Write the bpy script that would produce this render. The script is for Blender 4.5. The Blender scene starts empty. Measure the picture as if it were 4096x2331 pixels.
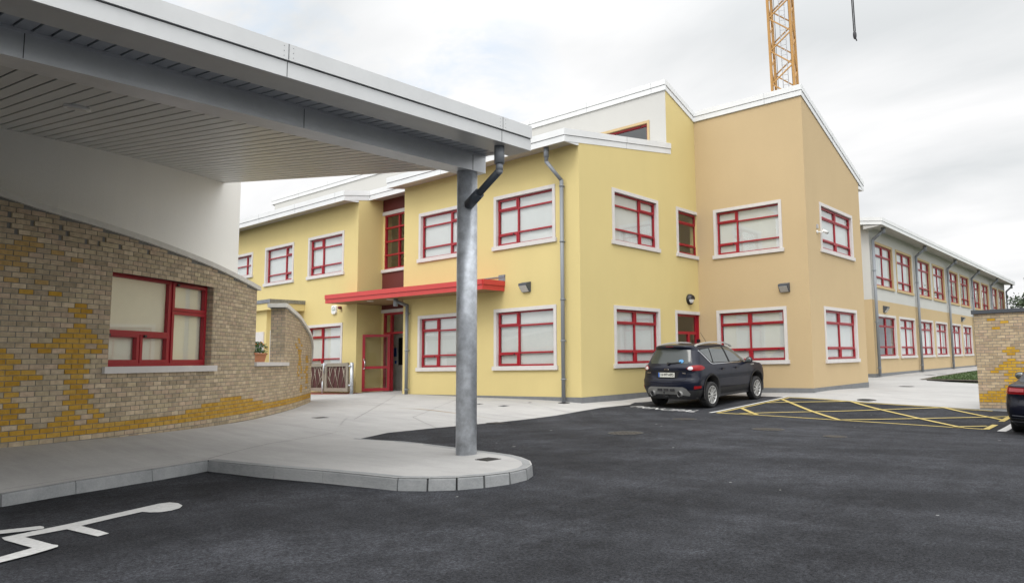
import bpy, bmesh, math, random
import numpy as np
from mathutils import Vector, Matrix
random.seed(7)
sc = bpy.context.scene
COL = sc.collection
R_ = math.radians
EYE = 1.4
AZ = R_(36.193)

# ------------------------------------------------------------------ materials
def mat(name, col, rough=.7, metal=0, spec=.5, nscale=0, namt=0, bump=0, bscale=100, col2=None, coat=0):
    m = bpy.data.materials.new(name); m.use_nodes = True
    nt = m.node_tree; b = nt.nodes['Principled BSDF']
    b.inputs['Base Color'].default_value = (*col, 1)
    b.inputs['Roughness'].default_value = rough
    b.inputs['Metallic'].default_value = metal
    b.inputs['Specular IOR Level'].default_value = spec
    if coat: b.inputs['Coat Weight'].default_value = coat; b.inputs['Coat Roughness'].default_value = .04
    tc = nt.nodes.new('ShaderNodeTexCoord')
    if nscale:
        n = nt.nodes.new('ShaderNodeTexNoise'); n.inputs['Scale'].default_value = nscale; n.inputs['Detail'].default_value = 6
        n.inputs['Roughness'].default_value = .65
        nt.links.new(tc.outputs['Object'], n.inputs['Vector'])
        mx = nt.nodes.new('ShaderNodeMix'); mx.data_type = 'RGBA'
        c2 = col2 if col2 else tuple(max(0, c*(1-namt)) for c in col)
        c1 = tuple(min(1, c*(1+namt*.6)) for c in col) if not col2 else col
        mx.inputs['A'].default_value = (*c1, 1); mx.inputs['B'].default_value = (*c2, 1)
        mr = nt.nodes.new('ShaderNodeMapRange'); mr.inputs['From Min'].default_value = .3; mr.inputs['From Max'].default_value = .7
        nt.links.new(n.outputs['Fac'], mr.inputs['Value']); nt.links.new(mr.outputs['Result'], mx.inputs['Factor'])
        nt.links.new(mx.outputs['Result'], b.inputs['Base Color'])
    if bump:
        n2 = nt.nodes.new('ShaderNodeTexNoise'); n2.inputs['Scale'].default_value = bscale; n2.inputs['Detail'].default_value = 4
        nt.links.new(tc.outputs['Object'], n2.inputs['Vector'])
        bp = nt.nodes.new('ShaderNodeBump'); bp.inputs['Strength'].default_value = bump; bp.inputs['Distance'].default_value = .01
        nt.links.new(n2.outputs['Fac'], bp.inputs['Height']); nt.links.new(bp.outputs['Normal'], b.inputs['Normal'])
    return m

def plaster(name, col, stain=.10):
    """sand-cement render paint: fine grain, soft blotches and faint vertical weather streaks"""
    m = mat(name, col, .85, spec=.25, bump=.35, bscale=90)
    nt = m.node_tree; b = nt.nodes['Principled BSDF']; L = nt.links
    tc = nt.nodes.new('ShaderNodeTexCoord')
    def nz(sc_, vec=(1, 1, 1), d=5):
        mp = nt.nodes.new('ShaderNodeMapping'); mp.inputs['Scale'].default_value = vec
        n = nt.nodes.new('ShaderNodeTexNoise'); n.inputs['Scale'].default_value = sc_; n.inputs['Detail'].default_value = d
        L.new(tc.outputs['Object'], mp.inputs['Vector']); L.new(mp.outputs['Vector'], n.inputs['Vector']); return n.outputs['Fac']
    a = nz(.45); s = nz(1.6, (1, 1, .3), 6); f = nz(70, d=2)
    def mul(x, k):
        q = nt.nodes.new('ShaderNodeMath'); q.operation = 'MULTIPLY_ADD'; L.new(x, q.inputs[0]); q.inputs[1].default_value = k; q.inputs[2].default_value = 0; return q.outputs[0]
    def add(x, y):
        q = nt.nodes.new('ShaderNodeMath'); q.operation = 'ADD'; L.new(x, q.inputs[0]); L.new(y, q.inputs[1]); return q.outputs[0]
    t = add(add(mul(a, .4), mul(s, .2)), mul(f, .4))
    mr = nt.nodes.new('ShaderNodeMapRange'); mr.inputs['From Min'].default_value = .35; mr.inputs['From Max'].default_value = .65
    L.new(t, mr.inputs['Value'])
    mx = nt.nodes.new('ShaderNodeMix'); mx.data_type = 'RGBA'
    mx.inputs['A'].default_value = (*[c*(1-stain) for c in col], 1); mx.inputs['B'].default_value = (*[min(1, c*(1+stain*.5)) for c in col], 1)
    L.new(mr.outputs['Result'], mx.inputs['Factor']); L.new(mx.outputs['Result'], b.inputs['Base Color'])
    return m

def vcol_mat(name, rough=.85, bump=.5):
    m = mat(name, (.3, .3, .3), rough, spec=.3, bump=bump, bscale=60)
    nt = m.node_tree; b = nt.nodes['Principled BSDF']
    a = nt.nodes.new('ShaderNodeAttribute'); a.attribute_name = 'Col'
    tc = nt.nodes.new('ShaderNodeTexCoord'); n = nt.nodes.new('ShaderNodeTexNoise'); n.inputs['Scale'].default_value = 14; n.inputs['Detail'].default_value = 6
    nt.links.new(tc.outputs['Object'], n.inputs['Vector'])
    mr = nt.nodes.new('ShaderNodeMapRange'); mr.inputs['From Min'].default_value = .3; mr.inputs['From Max'].default_value = .7
    mr.inputs['To Min'].default_value = .8; mr.inputs['To Max'].default_value = 1.14
    nt.links.new(n.outputs['Fac'], mr.inputs['Value'])
    mx = nt.nodes.new('ShaderNodeVectorMath'); mx.operation = 'SCALE'
    nt.links.new(a.outputs['Color'], mx.inputs[0]); nt.links.new(mr.outputs['Result'], mx.inputs['Scale'])
    nt.links.new(mx.outputs['Vector'], b.inputs['Base Color'])
    return m

def glass_mat(name, tint=(.97, .985, .98), boost=1.0):
    m = bpy.data.materials.new(name); m.use_nodes = True; nt = m.node_tree; nt.nodes.clear()
    o = nt.nodes.new('ShaderNodeOutputMaterial'); mix = nt.nodes.new('ShaderNodeMixShader')
    t = nt.nodes.new('ShaderNodeBsdfTransparent'); t.inputs['Color'].default_value = (*tint, 1)
    g = nt.nodes.new('ShaderNodeBsdfGlossy'); g.inputs['Roughness'].default_value = .015; g.inputs['Color'].default_value = (.95, .97, 1, 1)
    f = nt.nodes.new('ShaderNodeLayerWeight'); f.inputs['Blend'].default_value = .5
    pw = nt.nodes.new('ShaderNodeMath'); pw.operation = 'POWER'; pw.inputs[1].default_value = 4.5; nt.links.new(f.outputs['Facing'], pw.inputs[0])
    mm = nt.nodes.new('ShaderNodeMath'); mm.operation = 'MULTIPLY_ADD'; mm.inputs[1].default_value = .9; mm.inputs[2].default_value = .045*boost; mm.use_clamp = True
    nt.links.new(pw.outputs[0], mm.inputs[0]); nt.links.new(mm.outputs[0], mix.inputs[0])
    nt.links.new(t.outputs[0], mix.inputs[1]); nt.links.new(g.outputs[0], mix.inputs[2]); nt.links.new(mix.outputs[0], o.inputs[0])
    return m

M = {}
M['yellow'] = plaster('yellow_render', (.61, .50, .228), .06)
M['peach'] = plaster('peach_render', (.50, .38, .22), .06)
M['white'] = plaster('white_render', (.52, .515, .49), .05)
M['lifted_white'] = plaster('lifted_white_render', (.86, .85, .81), .06)  # set lighter than the outdoor white to brighten walls standing in shade
M['plinth'] = mat('plinth_grey', (.17, .175, .18), .85, nscale=4, namt=.15, bump=.3)
M['trim'] = mat('stone_trim', (.575, .55, .53), .8, nscale=6, namt=.06, bump=.15, bscale=60)
M['trimy'] = mat('buff_trim', (.50, .375, .20), .8, nscale=6, namt=.06)
M['fascia'] = mat('fascia_metal', (.68, .69, .69), .42, metal=0, nscale=1.2, namt=.07)
M['fasciab'] = mat('canopy_fascia', (.60, .61, .61), .38, metal=.0, nscale=1.5, namt=.08)
M['groove'] = mat('groove_dark', (.06, .065, .07), .8)
M['soffit'] = mat('soffit_board', (.44, .43, .41), .5, nscale=2, namt=.06)
M['csoffit'] = mat('canopy_soffit', (.56, .56, .54), .38, nscale=1.5, namt=.08)
M['csoffit2'] = mat('canopy_deck', (.42, .44, .47), .5, nscale=2, namt=.1)
M['red'] = mat('red_frame', (.30, .008, .018), .38, spec=.5)
M['redcan'] = mat('red_canopy', (.50, .045, .04), .45, nscale=3, namt=.05)
M['maroon'] = mat('maroon_panel', (.115, .018, .016), .6)
M['glass'] = glass_mat('window_glass', boost=2.6)
M['glassR'] = glass_mat('window_glass_grazing', boost=2.2)
M['blind'] = mat('roller_blind', (.56, .575, .56), .8, nscale=1.2, namt=.05)
M['blindc'] = mat('cream_blind', (.72, .68, .54), .8, nscale=1.2, namt=.06)
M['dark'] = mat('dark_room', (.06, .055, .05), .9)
M['room'] = mat('room_wall', (.35, .34, .30), .9)
M['steel'] = mat('galvanised_steel', (.56, .59, .63), .42, metal=.5, nscale=7, namt=.38, bump=.08, bscale=30)
M['beam'] = mat('grey_beam_cladding', (.70, .72, .74), .36, metal=.25, nscale=1.3, namt=.16)
M['stain'] = mat('stainless', (.30, .265, .21), .5, metal=.5, nscale=3, namt=.08)
M['pipe'] = mat('grey_pvc', (.20, .215, .235), .45)
M['piped'] = mat('dark_pvc', (.05, .06, .075), .45)
M['roof'] = mat('roof_sheet', (.45, .46, .47), .55, metal=.2)
M['gatep'] = mat('gate_panel', (.055, .012, .010), .7, nscale=3, namt=.15)
M['glassd'] = glass_mat('door_glass', (.80, .82, .80), 1.0)
M['lead'] = mat('lead_flashing', (.25, .26, .28), .35, metal=.7, nscale=20, namt=.4, bump=.5, bscale=20)
M['wood'] = mat('timber_boards', (.27, .17, .075), .6, nscale=3, namt=.2)
M['brick'] = vcol_mat('clay_brick')
M['mortar'] = mat('mortar', (.19, .185, .17), .95, nscale=20, namt=.15, bump=.4, bscale=80)
M['coping'] = mat('coping_stone', (.60, .58, .53), .85, nscale=8, namt=.1, bump=.3, bscale=60)
M['copdark'] = mat('dark_coping', (.055, .06, .07), .7, nscale=30, namt=.2)
M['terra'] = mat('terracotta', (.42, .17, .08), .8, nscale=12, namt=.12)
M['leaf'] = mat('leaf_green', (.055, .13, .03), .6, nscale=8, namt=.5)
M['leaft'] = mat('tree_leaf', (.045, .075, .03), .6, nscale=2, namt=.4)
M['orange'] = mat('marigold', (.75, .22, .01), .6)
M['bark'] = mat('bark', (.09, .07, .05), .9, nscale=8, namt=.3)
M['yline'] = mat('yellow_road_paint', (.50, .39, .12), .75, nscale=30, col2=(.34, .27, .10), bump=.3)
M['wline'] = mat('white_road_paint', (.57, .57, .56), .75, nscale=26, col2=(.42, .42, .415), bump=.3)
M['iron'] = mat('cast_iron', (.035, .034, .033), .7, nscale=20, namt=.4, bump=1, bscale=40)
M['rust'] = mat('rusty_iron', (.050, .044, .037), .8, nscale=20, namt=.3, bump=1, bscale=40)
M['lampb'] = mat('lamp_body', (.06, .07, .085), .5)
M['lens'] = mat('lamp_lens', (.55, .53, .50), .3, nscale=40, namt=.3)
M['blackp'] = mat('black_plastic', (.012, .012, .014), .45)
M['whitep'] = mat('white_plastic', (.75, .75, .73), .45)
M['crane'] = mat('crane_yellow', (.42, .22, .055), .5, nscale=6, namt=.15)
M['cgrey'] = mat('ladder_grey', (.45, .46, .48), .5, metal=.4)
M['rope'] = mat('steel_rope', (.03, .03, .035), .6)
M['tgrass'] = None
M['chrome'] = mat('chrome', (.72, .73, .75), .12, metal=1)
M['silver'] = mat('silver_trim', (.50, .50, .49), .38, metal=.5)
M['tyre'] = mat('tyre_rubber', (.018, .018, .019), .8, bump=.3, bscale=40)
M['tread'] = mat('red_brown_ground', (.24, .075, .05), .9, nscale=8, namt=.2)
M['cgl'] = glass_mat('car_glass', (.42, .47, .46), 1.3)
M['cglr'] = glass_mat('car_glass_rear', (.36, .40, .38), 1.2)
M['trimb'] = mat('black_trim', (.018, .018, .02), .6)
M['cloth'] = mat('seat_cloth', (.03, .03, .035), .9)
M['lred'] = mat('red_lamp', (.22, .005, .008), .3, spec=.3)
M['lclear'] = mat('clear_lamp', (.62, .60, .62), .12, coat=.5)
M['lamber'] = mat('amber_lamp', (.45, .10, .03), .15, coat=.5)
M['plate'] = mat('number_plate', (.66, .66, .60), .5)
M['blue'] = mat('blue_print', (.03, .12, .42), .5)
def paint(name, col):
    m = mat(name, col, .4, metal=0, spec=.15, coat=.4)
    return m
M['paint'] = paint('navy_black_paint', (.005, .007, .017))
M['paint2'] = paint('dark_navy_paint', (.004, .005, .012))

def asphalt():
    m = bpy.data.materials.new('asphalt'); m.use_nodes = True; nt = m.node_tree; L = nt.links; b = nt.nodes['Principled BSDF']
    b.inputs['Roughness'].default_value = .9; b.inputs['Specular IOR Level'].default_value = .12
    tc = nt.nodes.new('ShaderNodeTexCoord')
    def nz(s, d=4, r=.6, v=(1, 1, 1), rot=0, dist=0):
        mp = nt.nodes.new('ShaderNodeMapping'); mp.inputs['Scale'].default_value = v; mp.inputs['Rotation'].default_value = (0, 0, rot)
        n = nt.nodes.new('ShaderNodeTexNoise'); n.inputs['Scale'].default_value = s; n.inputs['Detail'].default_value = d; n.inputs['Roughness'].default_value = r; n.inputs['Distortion'].default_value = dist
        L.new(tc.outputs['Object'], mp.inputs['Vector']); L.new(mp.outputs['Vector'], n.inputs['Vector']); return n.outputs['Fac']
    def rng(x, a, b_, lo=.3, hi=.7):
        q = nt.nodes.new('ShaderNodeMapRange'); L.new(x, q.inputs['Value']); q.inputs['From Min'].default_value = lo; q.inputs['From Max'].default_value = hi; q.inputs['To Min'].default_value = a; q.inputs['To Max'].default_value = b_; return q.outputs['Result']
    def mul(x, y):
        q = nt.nodes.new('ShaderNodeMath'); q.operation = 'MULTIPLY'; L.new(x, q.inputs[0]); L.new(y, q.inputs[1]); return q.outputs[0]
    fine = nz(38, 5, .85); grain = nz(110, 2, .7)
    f = mul(mul(rng(nz(.28, 6, .62), .68, 1.30), rng(nz(.8, 5, .65, (1, .16, 1), .5, .6), .80, 1.24)), rng(nz(4.5, 6, .75), .76, 1.26))
    f = mul(mul(f, rng(fine, .35, 1.75, .35, .65)), rng(grain, .6, 1.4, .35, .65))
    # faint turning tracks: rings round a far centre, broken up by noise
    for cx_, cy_, k_ in ((7, -6, .9), (-4, 22, 1.1)):
        mp = nt.nodes.new('ShaderNodeMapping'); mp.inputs['Location'].default_value = (-cx_, -cy_, 0); L.new(tc.outputs['Object'], mp.inputs['Vector'])
        ln = nt.nodes.new('ShaderNodeVectorMath'); ln.operation = 'LENGTH'; L.new(mp.outputs['Vector'], ln.inputs[0])
        n1_ = nt.nodes.new('ShaderNodeTexNoise'); n1_.noise_dimensions = '1D'; n1_.inputs['Scale'].default_value = k_; n1_.inputs['Detail'].default_value = 5; L.new(ln.outputs['Value'], n1_.inputs['W'])
        f = mul(f, rng(n1_.outputs['Fac'], .86, 1.16, .35, .65))
    sc_ = nt.nodes.new('ShaderNodeVectorMath'); sc_.operation = 'SCALE'; sc_.inputs[0].default_value = (.0315, .0330, .0375); L.new(f, sc_.inputs['Scale'])
    w = nt.nodes.new('ShaderNodeTexVoronoi'); w.inputs['Scale'].default_value = 3.1; L.new(tc.outputs['Object'], w.inputs['Vector'])
    sp = nt.nodes.new('ShaderNodeSeparateColor'); L.new(w.outputs['Color'], sp.inputs[0])
    th = nt.nodes.new('ShaderNodeMath'); th.operation = 'MULTIPLY'; L.new(sp.outputs[1], th.inputs[0]); th.inputs[1].default_value = .09
    lt = nt.nodes.new('ShaderNodeMath'); lt.operation = 'LESS_THAN'; L.new(w.outputs['Distance'], lt.inputs[0]); L.new(th.outputs[0], lt.inputs[1])
    gt = nt.nodes.new('ShaderNodeMath'); gt.operation = 'GREATER_THAN'; gt.inputs[1].default_value = .80; L.new(sp.outputs[0], gt.inputs[0])
    mx = nt.nodes.new('ShaderNodeMix'); mx.data_type = 'RGBA'; L.new(mul(lt.outputs[0], gt.outputs[0]), mx.inputs['Factor']); L.new(sc_.outputs['Vector'], mx.inputs['A']); mx.inputs['B'].default_value = (.26, .26, .25, 1)
    L.new(mx.outputs['Result'], b.inputs['Base Color'])
    bp = nt.nodes.new('ShaderNodeBump'); bp.inputs['Strength'].default_value = 1.0; bp.inputs['Distance'].default_value = .015
    L.new(fine, bp.inputs['Height']); L.new(bp.outputs['Normal'], b.inputs['Normal'])
    return m
M['asphalt'] = asphalt()

def concrete(name, c0, c1, rot=0):
    m = bpy.data.materials.new(name); m.use_nodes = True; nt = m.node_tree; L = nt.links; b = nt.nodes['Principled BSDF']
    b.inputs['Roughness'].default_value = .8; b.inputs['Specular IOR Level'].default_value = .3
    tc = nt.nodes.new('ShaderNodeTexCoord')
    def nz(s, d=5, r=.6, v=(1, 1, 1), ro=0):
        mp = nt.nodes.new('ShaderNodeMapping'); mp.inputs['Scale'].default_value = v; mp.inputs['Rotation'].default_value = (0, 0, ro)
        n = nt.nodes.new('ShaderNodeTexNoise'); n.inputs['Scale'].default_value = s; n.inputs['Detail'].default_value = d; n.inputs['Roughness'].default_value = r
        L.new(tc.outputs['Object'], mp.inputs['Vector']); L.new(mp.outputs['Vector'], n.inputs['Vector']); return n.outputs['Fac']
    a = nz(.5, 6, .65); s = nz(2.2, 6, .7, (.25, 1.6, 1), rot); f = nz(60, 3, .7, (.3, 1, 1), rot)
    def comb(a, ka, bb, kb):
        q = nt.nodes.new('ShaderNodeMath'); q.operation = 'MULTIPLY'; L.new(a, q.inputs[0]); q.inputs[1].default_value = ka
        p = nt.nodes.new('ShaderNodeMath'); p.operation = 'MULTIPLY_ADD'; L.new(bb, p.inputs[0]); p.inputs[1].default_value = kb; L.new(q.outputs[0], p.inputs[2]); return p.outputs[0]
    t = comb(comb(a, .4, s, .4), 1, f, .2)
    cr = nt.nodes.new('ShaderNodeValToRGB'); L.new(t, cr.inputs['Fac'])
    e = cr.color_ramp.elements; e[0].position = .36; e[0].color = (*c0, 1); e[1].position = .60; e[1].color = (*c1, 1)
    L.new(cr.outputs['Color'], b.inputs['Base Color'])
    bp = nt.nodes.new('ShaderNodeBump'); bp.inputs['Strength'].default_value = .35; bp.inputs['Distance'].default_value = .004
    L.new(f, bp.inputs['Height']); L.new(bp.outputs['Normal'], b.inputs['Normal'])
    return m
M['apron'] = concrete('brushed_concrete', (.29, .287, .283), (.40, .395, .385), .1)
M['pave'] = concrete('pavement_concrete', (.29, .287, .283), (.40, .395, .385), .1)
M['kerb'] = concrete('kerb_concrete', (.15, .16, .165), (.30, .305, .305))
M['field'] = mat('field', (.10, .105, .075), .95, nscale=.5, namt=.2)
M['grass'] = mat('grass', (.05, .085, .022), .9, nscale=6, namt=.45, bump=1, bscale=50)
M['soil'] = mat('soil', (.09, .075, .055), .95, nscale=9, namt=.4, bump=1, bscale=30)

# ------------------------------------------------------------------ mesh helpers
class MB:
    def __init__(s): s.v = []; s.f = []; s.m = []; s.c = []; s.sm = []
    def add(s, vs, fs, mi=0, col=None, smooth=False):
        o = len(s.v); s.v += [tuple(map(float, v)) for v in vs]
        for f in fs: s.f.append(tuple(o+i for i in f)); s.m.append(mi); s.c.append(col); s.sm.append(smooth)
        return s
    def quad(s, a, b, c, d, mi=0, col=None): return s.add([a, b, c, d], [(0, 1, 2, 3)], mi, col)
    def hexa(s, p, mi=0, col=None):      # 8 points: bottom 4 ccw, top 4
        return s.add(p, [(3, 2, 1, 0), (4, 5, 6, 7), (0, 1, 5, 4), (1, 2, 6, 5), (2, 3, 7, 6), (3, 0, 4, 7)], mi, col)
    def box(s, x0, x1, y0, y1, z0, z1, mi=0, col=None):
        x0, x1 = sorted((x0, x1)); y0, y1 = sorted((y0, y1)); z0, z1 = sorted((z0, z1))
        return s.hexa([(x0, y0, z0), (x1, y0, z0), (x1, y1, z0), (x0, y1, z0), (x0, y0, z1), (x1, y0, z1), (x1, y1, z1), (x0, y1, z1)], mi, col)
    def prism(s, poly, d, mi=0):         # polygon of 3D points swept by vector d
        n = len(poly); d = Vector(d); a = [Vector(p) for p in poly]; b = [p+d for p in a]
        s.add(a+b, [tuple(range(n))[::-1], tuple(range(n, 2*n))]+[(i, (i+1) % n, n+(i+1) % n, n+i) for i in range(n)], mi); return s
    def cyl(s, a, b, r, r2=None, n=16, mi=0, cap=True, smooth=True):
        a = Vector(a); b = Vector(b); r2 = r if r2 is None else r2
        d = (b-a).normalized(); u = d.orthogonal().normalized(); w = d.cross(u)
        vs = [a+(u*math.cos(2*math.pi*i/n)+w*math.sin(2*math.pi*i/n))*r for i in range(n)]+[b+(u*math.cos(2*math.pi*i/n)+w*math.sin(2*math.pi*i/n))*r2 for i in range(n)]
        s.add(vs, [(i, (i+1) % n, n+(i+1) % n, n+i) for i in range(n)], mi, None, smooth)
        if cap: s.add(vs, [tuple(range(n))[::-1], tuple(range(n, 2*n))], mi)
        return s
    def bar(s, a, b, w, h=None, mi=0):   # square bar between points
        a = Vector(a); b = Vector(b); h = h or w
        d = (b-a).normalized(); up = Vector((0, 0, 1)) if abs(d.z) < .9 else Vector((1, 0, 0))
        u = d.cross(up).normalized()*w/2; v = d.cross(u).normalized()*h/2
        return s.hexa([a-u-v, a+u-v, a+u+v, a-u+v, b-u-v, b+u-v, b+u+v, b-u+v], mi)
    def tube(s, pts, r, n=10, mi=0):
        for a, b in zip(pts, pts[1:]): s.cyl(a, b, r, n=n, mi=mi)
        for p in pts[1:-1]: s.ball(p, (r, r, r), 8, 5, mi)
        return s
    def ball(s, c, r, nu=12, nv=8, mi=0):
        vs = []; fs = []
        for j in range(nv+1):
            for i in range(nu):
                a = 2*math.pi*i/nu; e = math.pi*j/nv
                vs.append((c[0]+r[0]*math.sin(e)*math.cos(a), c[1]+r[1]*math.sin(e)*math.sin(a), c[2]+r[2]*math.cos(e)))
        for j in range(nv):
            for i in range(nu): fs.append((j*nu+i, (j+1)*nu+i, (j+1)*nu+(i+1) % nu, j*nu+(i+1) % nu))
        return s.add(vs, fs, mi, None, True)
    def build(s, name, mats, parent=None, fix=True):
        me = bpy.data.meshes.new(name); me.from_pydata(s.v, [], s.f)
        if not isinstance(mats, (list, tuple)): mats = [mats]
        for m in mats: me.materials.append(m)
        for p, mi, sm in zip(me.polygons, s.m, s.sm): p.material_index = mi; p.use_smooth = sm
        if any(c is not None for c in s.c):
            ca = me.color_attributes.new('Col', 'FLOAT_COLOR', 'CORNER')
            for p, c in zip(me.polygons, s.c):
                for li in p.loop_indices: ca.data[li].color = (*(c or (.3, .3, .3)), 1)
        if fix:
            bm = bmesh.new(); bm.from_mesh(me); bmesh.ops.remove_doubles(bm, verts=bm.verts, dist=1e-5) if any(s.sm) else None
            bmesh.ops.recalc_face_normals(bm, faces=bm.faces); bm.to_mesh(me); bm.free()
        me.update()
        o = bpy.data.objects.new(name, me); COL.objects.link(o)
        if parent is not None: o.parent = parent
        return o
def tag(o, label=None, cat=None, group=None, kind=None):
    if label: o['label'] = label
    if cat: o['category'] = cat
    if group: o['group'] = group
    if kind: o['kind'] = kind
    return o
def thing(name, label, cat, group=None, loc=(0, 0, 0)):
    o = bpy.data.objects.new(name, None); o.location = loc; o.empty_display_size = .2; COL.objects.link(o)
    return tag(o, label, cat, group)
def copy_tree(o, parent=None):
    c = o.copy(); COL.objects.link(c); c.parent = parent
    for ch in [x for x in list(bpy.data.objects) if x.parent == o]: copy_tree(ch, c)
    return c

class Frame:                              # a vertical wall plane: s along, t outwards, z up
    def __init__(f, o, e, n): f.o = Vector(o); f.e = Vector(e).normalized(); f.n = Vector(n).normalized()
    def p(f, s, t, z): v = f.o+f.e*s+f.n*t; return (v.x, v.y, z)
    def box(f, mb, s0, s1, t0, t1, z0, z1, mi=0):
        return mb.hexa([f.p(s0, t0, z0), f.p(s1, t0, z0), f.p(s1, t1, z0), f.p(s0, t1, z0), f.p(s0, t0, z1), f.p(s1, t0, z1), f.p(s1, t1, z1), f.p(s0, t1, z1)], mi)
FX = lambda y: Frame((0, y, 0), (1, 0, 0), (0, -1, 0))      # s = X
FY = lambda x: Frame((x, 0, 0), (0, 1, 0), (1, 0, 0))       # s = Y

def wall_mesh(fr, s0, s1, z0, z1, holes, th=.3, mb=None):
    mb = mb or MB()
    ss = sorted({s0, s1}|{h[i] for h in holes for i in (0, 1)}); zs = sorted({z0, z1}|{h[i] for h in holes for i in (2, 3)})
    ss = [s for s in ss if s0 <= s <= s1]; zs = [z for z in zs if z0 <= z <= z1]
    for a, b in zip(ss, ss[1:]):
        for c, d in zip(zs, zs[1:]):
            ms, mz = (a+b)/2, (c+d)/2
            if any(h[0] < ms < h[1] and h[2] < mz < h[3] for h in holes): continue
            mb.quad(fr.p(a, 0, c), fr.p(b, 0, c), fr.p(b, 0, d), fr.p(a, 0, d))
            mb.quad(fr.p(a, -th, c), fr.p(a, -th, d), fr.p(b, -th, d), fr.p(b, -th, c))
    for h in holes:
        a, b, c, d = h[:4]
        mb.quad(fr.p(a, 0, c), fr.p(a, 0, d), fr.p(a, -th, d), fr.p(a, -th, c)); mb.quad(fr.p(b, 0, c), fr.p(b, -th, c), fr.p(b, -th, d), fr.p(b, 0, d))
        mb.quad(fr.p(a, 0, d), fr.p(b, 0, d), fr.p(b, -th, d), fr.p(a, -th, d)); mb.quad(fr.p(a, 0, c), fr.p(a, -th, c), fr.p(b, -th, c), fr.p(b, 0, c))
    return mb

def window(bld, fr, s0, s1, z0, z1, cols=(.5,), rows=(.25, .76), sash=(), trim='trim', blind='blind', sur=.11, label=None, sl=True, sr=True, gl='glass', split=None, sill=.13, blgap=.07):
    """s0..s1, z0..z1 : outside of the surround, z0 = underside of the sill. rows counted from the top.
    sash: cells (col,row) that open, drawn with a second, prouder rail."""
    a = s0+(sur if sl else 0); b = s1-(sur if sr else 0); c = z0+sill; d = z1-sur
    F = MB(); w = .048; t0, t1 = -.135, -.08
    fr.box(F, a, b, t0, t1, d-w, d); fr.box(F, a, b, t0, t1, c, c+w)
    fr.box(F, a, a+w, t0, t1, c+w, d-w); fr.box(F, b-w, b, t0, t1, c+w, d-w)
    S = [a]+[a+(b-a)*k for k in cols]+[b]; Z = [d]+[d-(d-c)*k for k in rows]+[c]
    for s in S[1:-1]: fr.box(F, s-.026, s+.026, t0+.004, t1+.006, c+w-.002, d-w+.002)
    for z in Z[1:-1]:
        for i in range(len(S)-1):
            x0 = S[i]+(w if i == 0 else .026); x1 = S[i+1]-(w if i == len(S)-2 else .026)
            fr.box(F, x0-.002, x1+.002, t0+.002, t1+.003, z-.024, z+.024)
    for (i, j) in sash:
        x0 = S[i]+(w*.45 if i == 0 else .02); x1 = S[i+1]-(w*.45 if i == len(S)-2 else .02)
        y1 = Z[j]-(w*.45 if j == 0 else .016); y0 = Z[j+1]+(w*.45 if j == len(Z)-2 else .016)
        q = .052; u0, u1 = t0+.01, t1+.022
        fr.box(F, x0, x1, u0, u1, y1-q, y1); fr.box(F, x0, x1, u0, u1, y0, y0+q)
        fr.box(F, x0, x0+q, u0, u1, y0+q, y1-q); fr.box(F, x1-q, x1, u0, u1, y0+q, y1-q)
        if j == len(Z)-2:   # trickle vent hood at the head of the bottom sash
            m = (x0+x1)/2; hw = (x1-x0)*.32
            fr.box(F, m-hw, m+hw, u1, u1+.022, y1-.035, y1-.012); fr.box(F, m+hw-.015, m+hw+.02, u1, u1+.024, y1-.045, y1-.005, 1)
    wo = F.build('window', [M['red'], M['blackp']], bld)
    if label: wo['label'] = label
    P = MB(); tp = -.11
    P.quad(fr.p(a+.02, tp, c+.02), fr.p(b-.02, tp, c+.02), fr.p(b-.02, tp, d-.02), fr.p(a+.02, tp, d-.02)); P.build('pane', M[gl], wo)
    if blind:
        Bm = MB(); tb = -.145
        zb = c if split is None else d-(d-c)*split
        fr.box(Bm, a+blgap, b-blgap, tb-.004, tb, zb+.01, d+.02)
        for k in range(1, 3):      # soft vertical hang lines
            pass
        Bm.build('blind', M[blind], wo)
    Rm = MB()
    zt = c
    if sl: fr.box(Rm, s0, a, -.17, .028, zt, d)
    if sr: fr.box(Rm, b, s1, -.17, .028, zt, d)
    fr.box(Rm, s0 if sl else a, s1 if sr else b, -.17, .028, d, z1)
    Rm.build('surround', M[trim], wo)
    Sm = MB(); fr.box(Sm, s0-(.05 if sl else 0), s1+(.05 if sr else 0), -.18, .065, z0, c-.002); Sm.build('sill', M[trim], wo)
    return (s0+.015, s1-.015, z0+.015, z1-.015)

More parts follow.
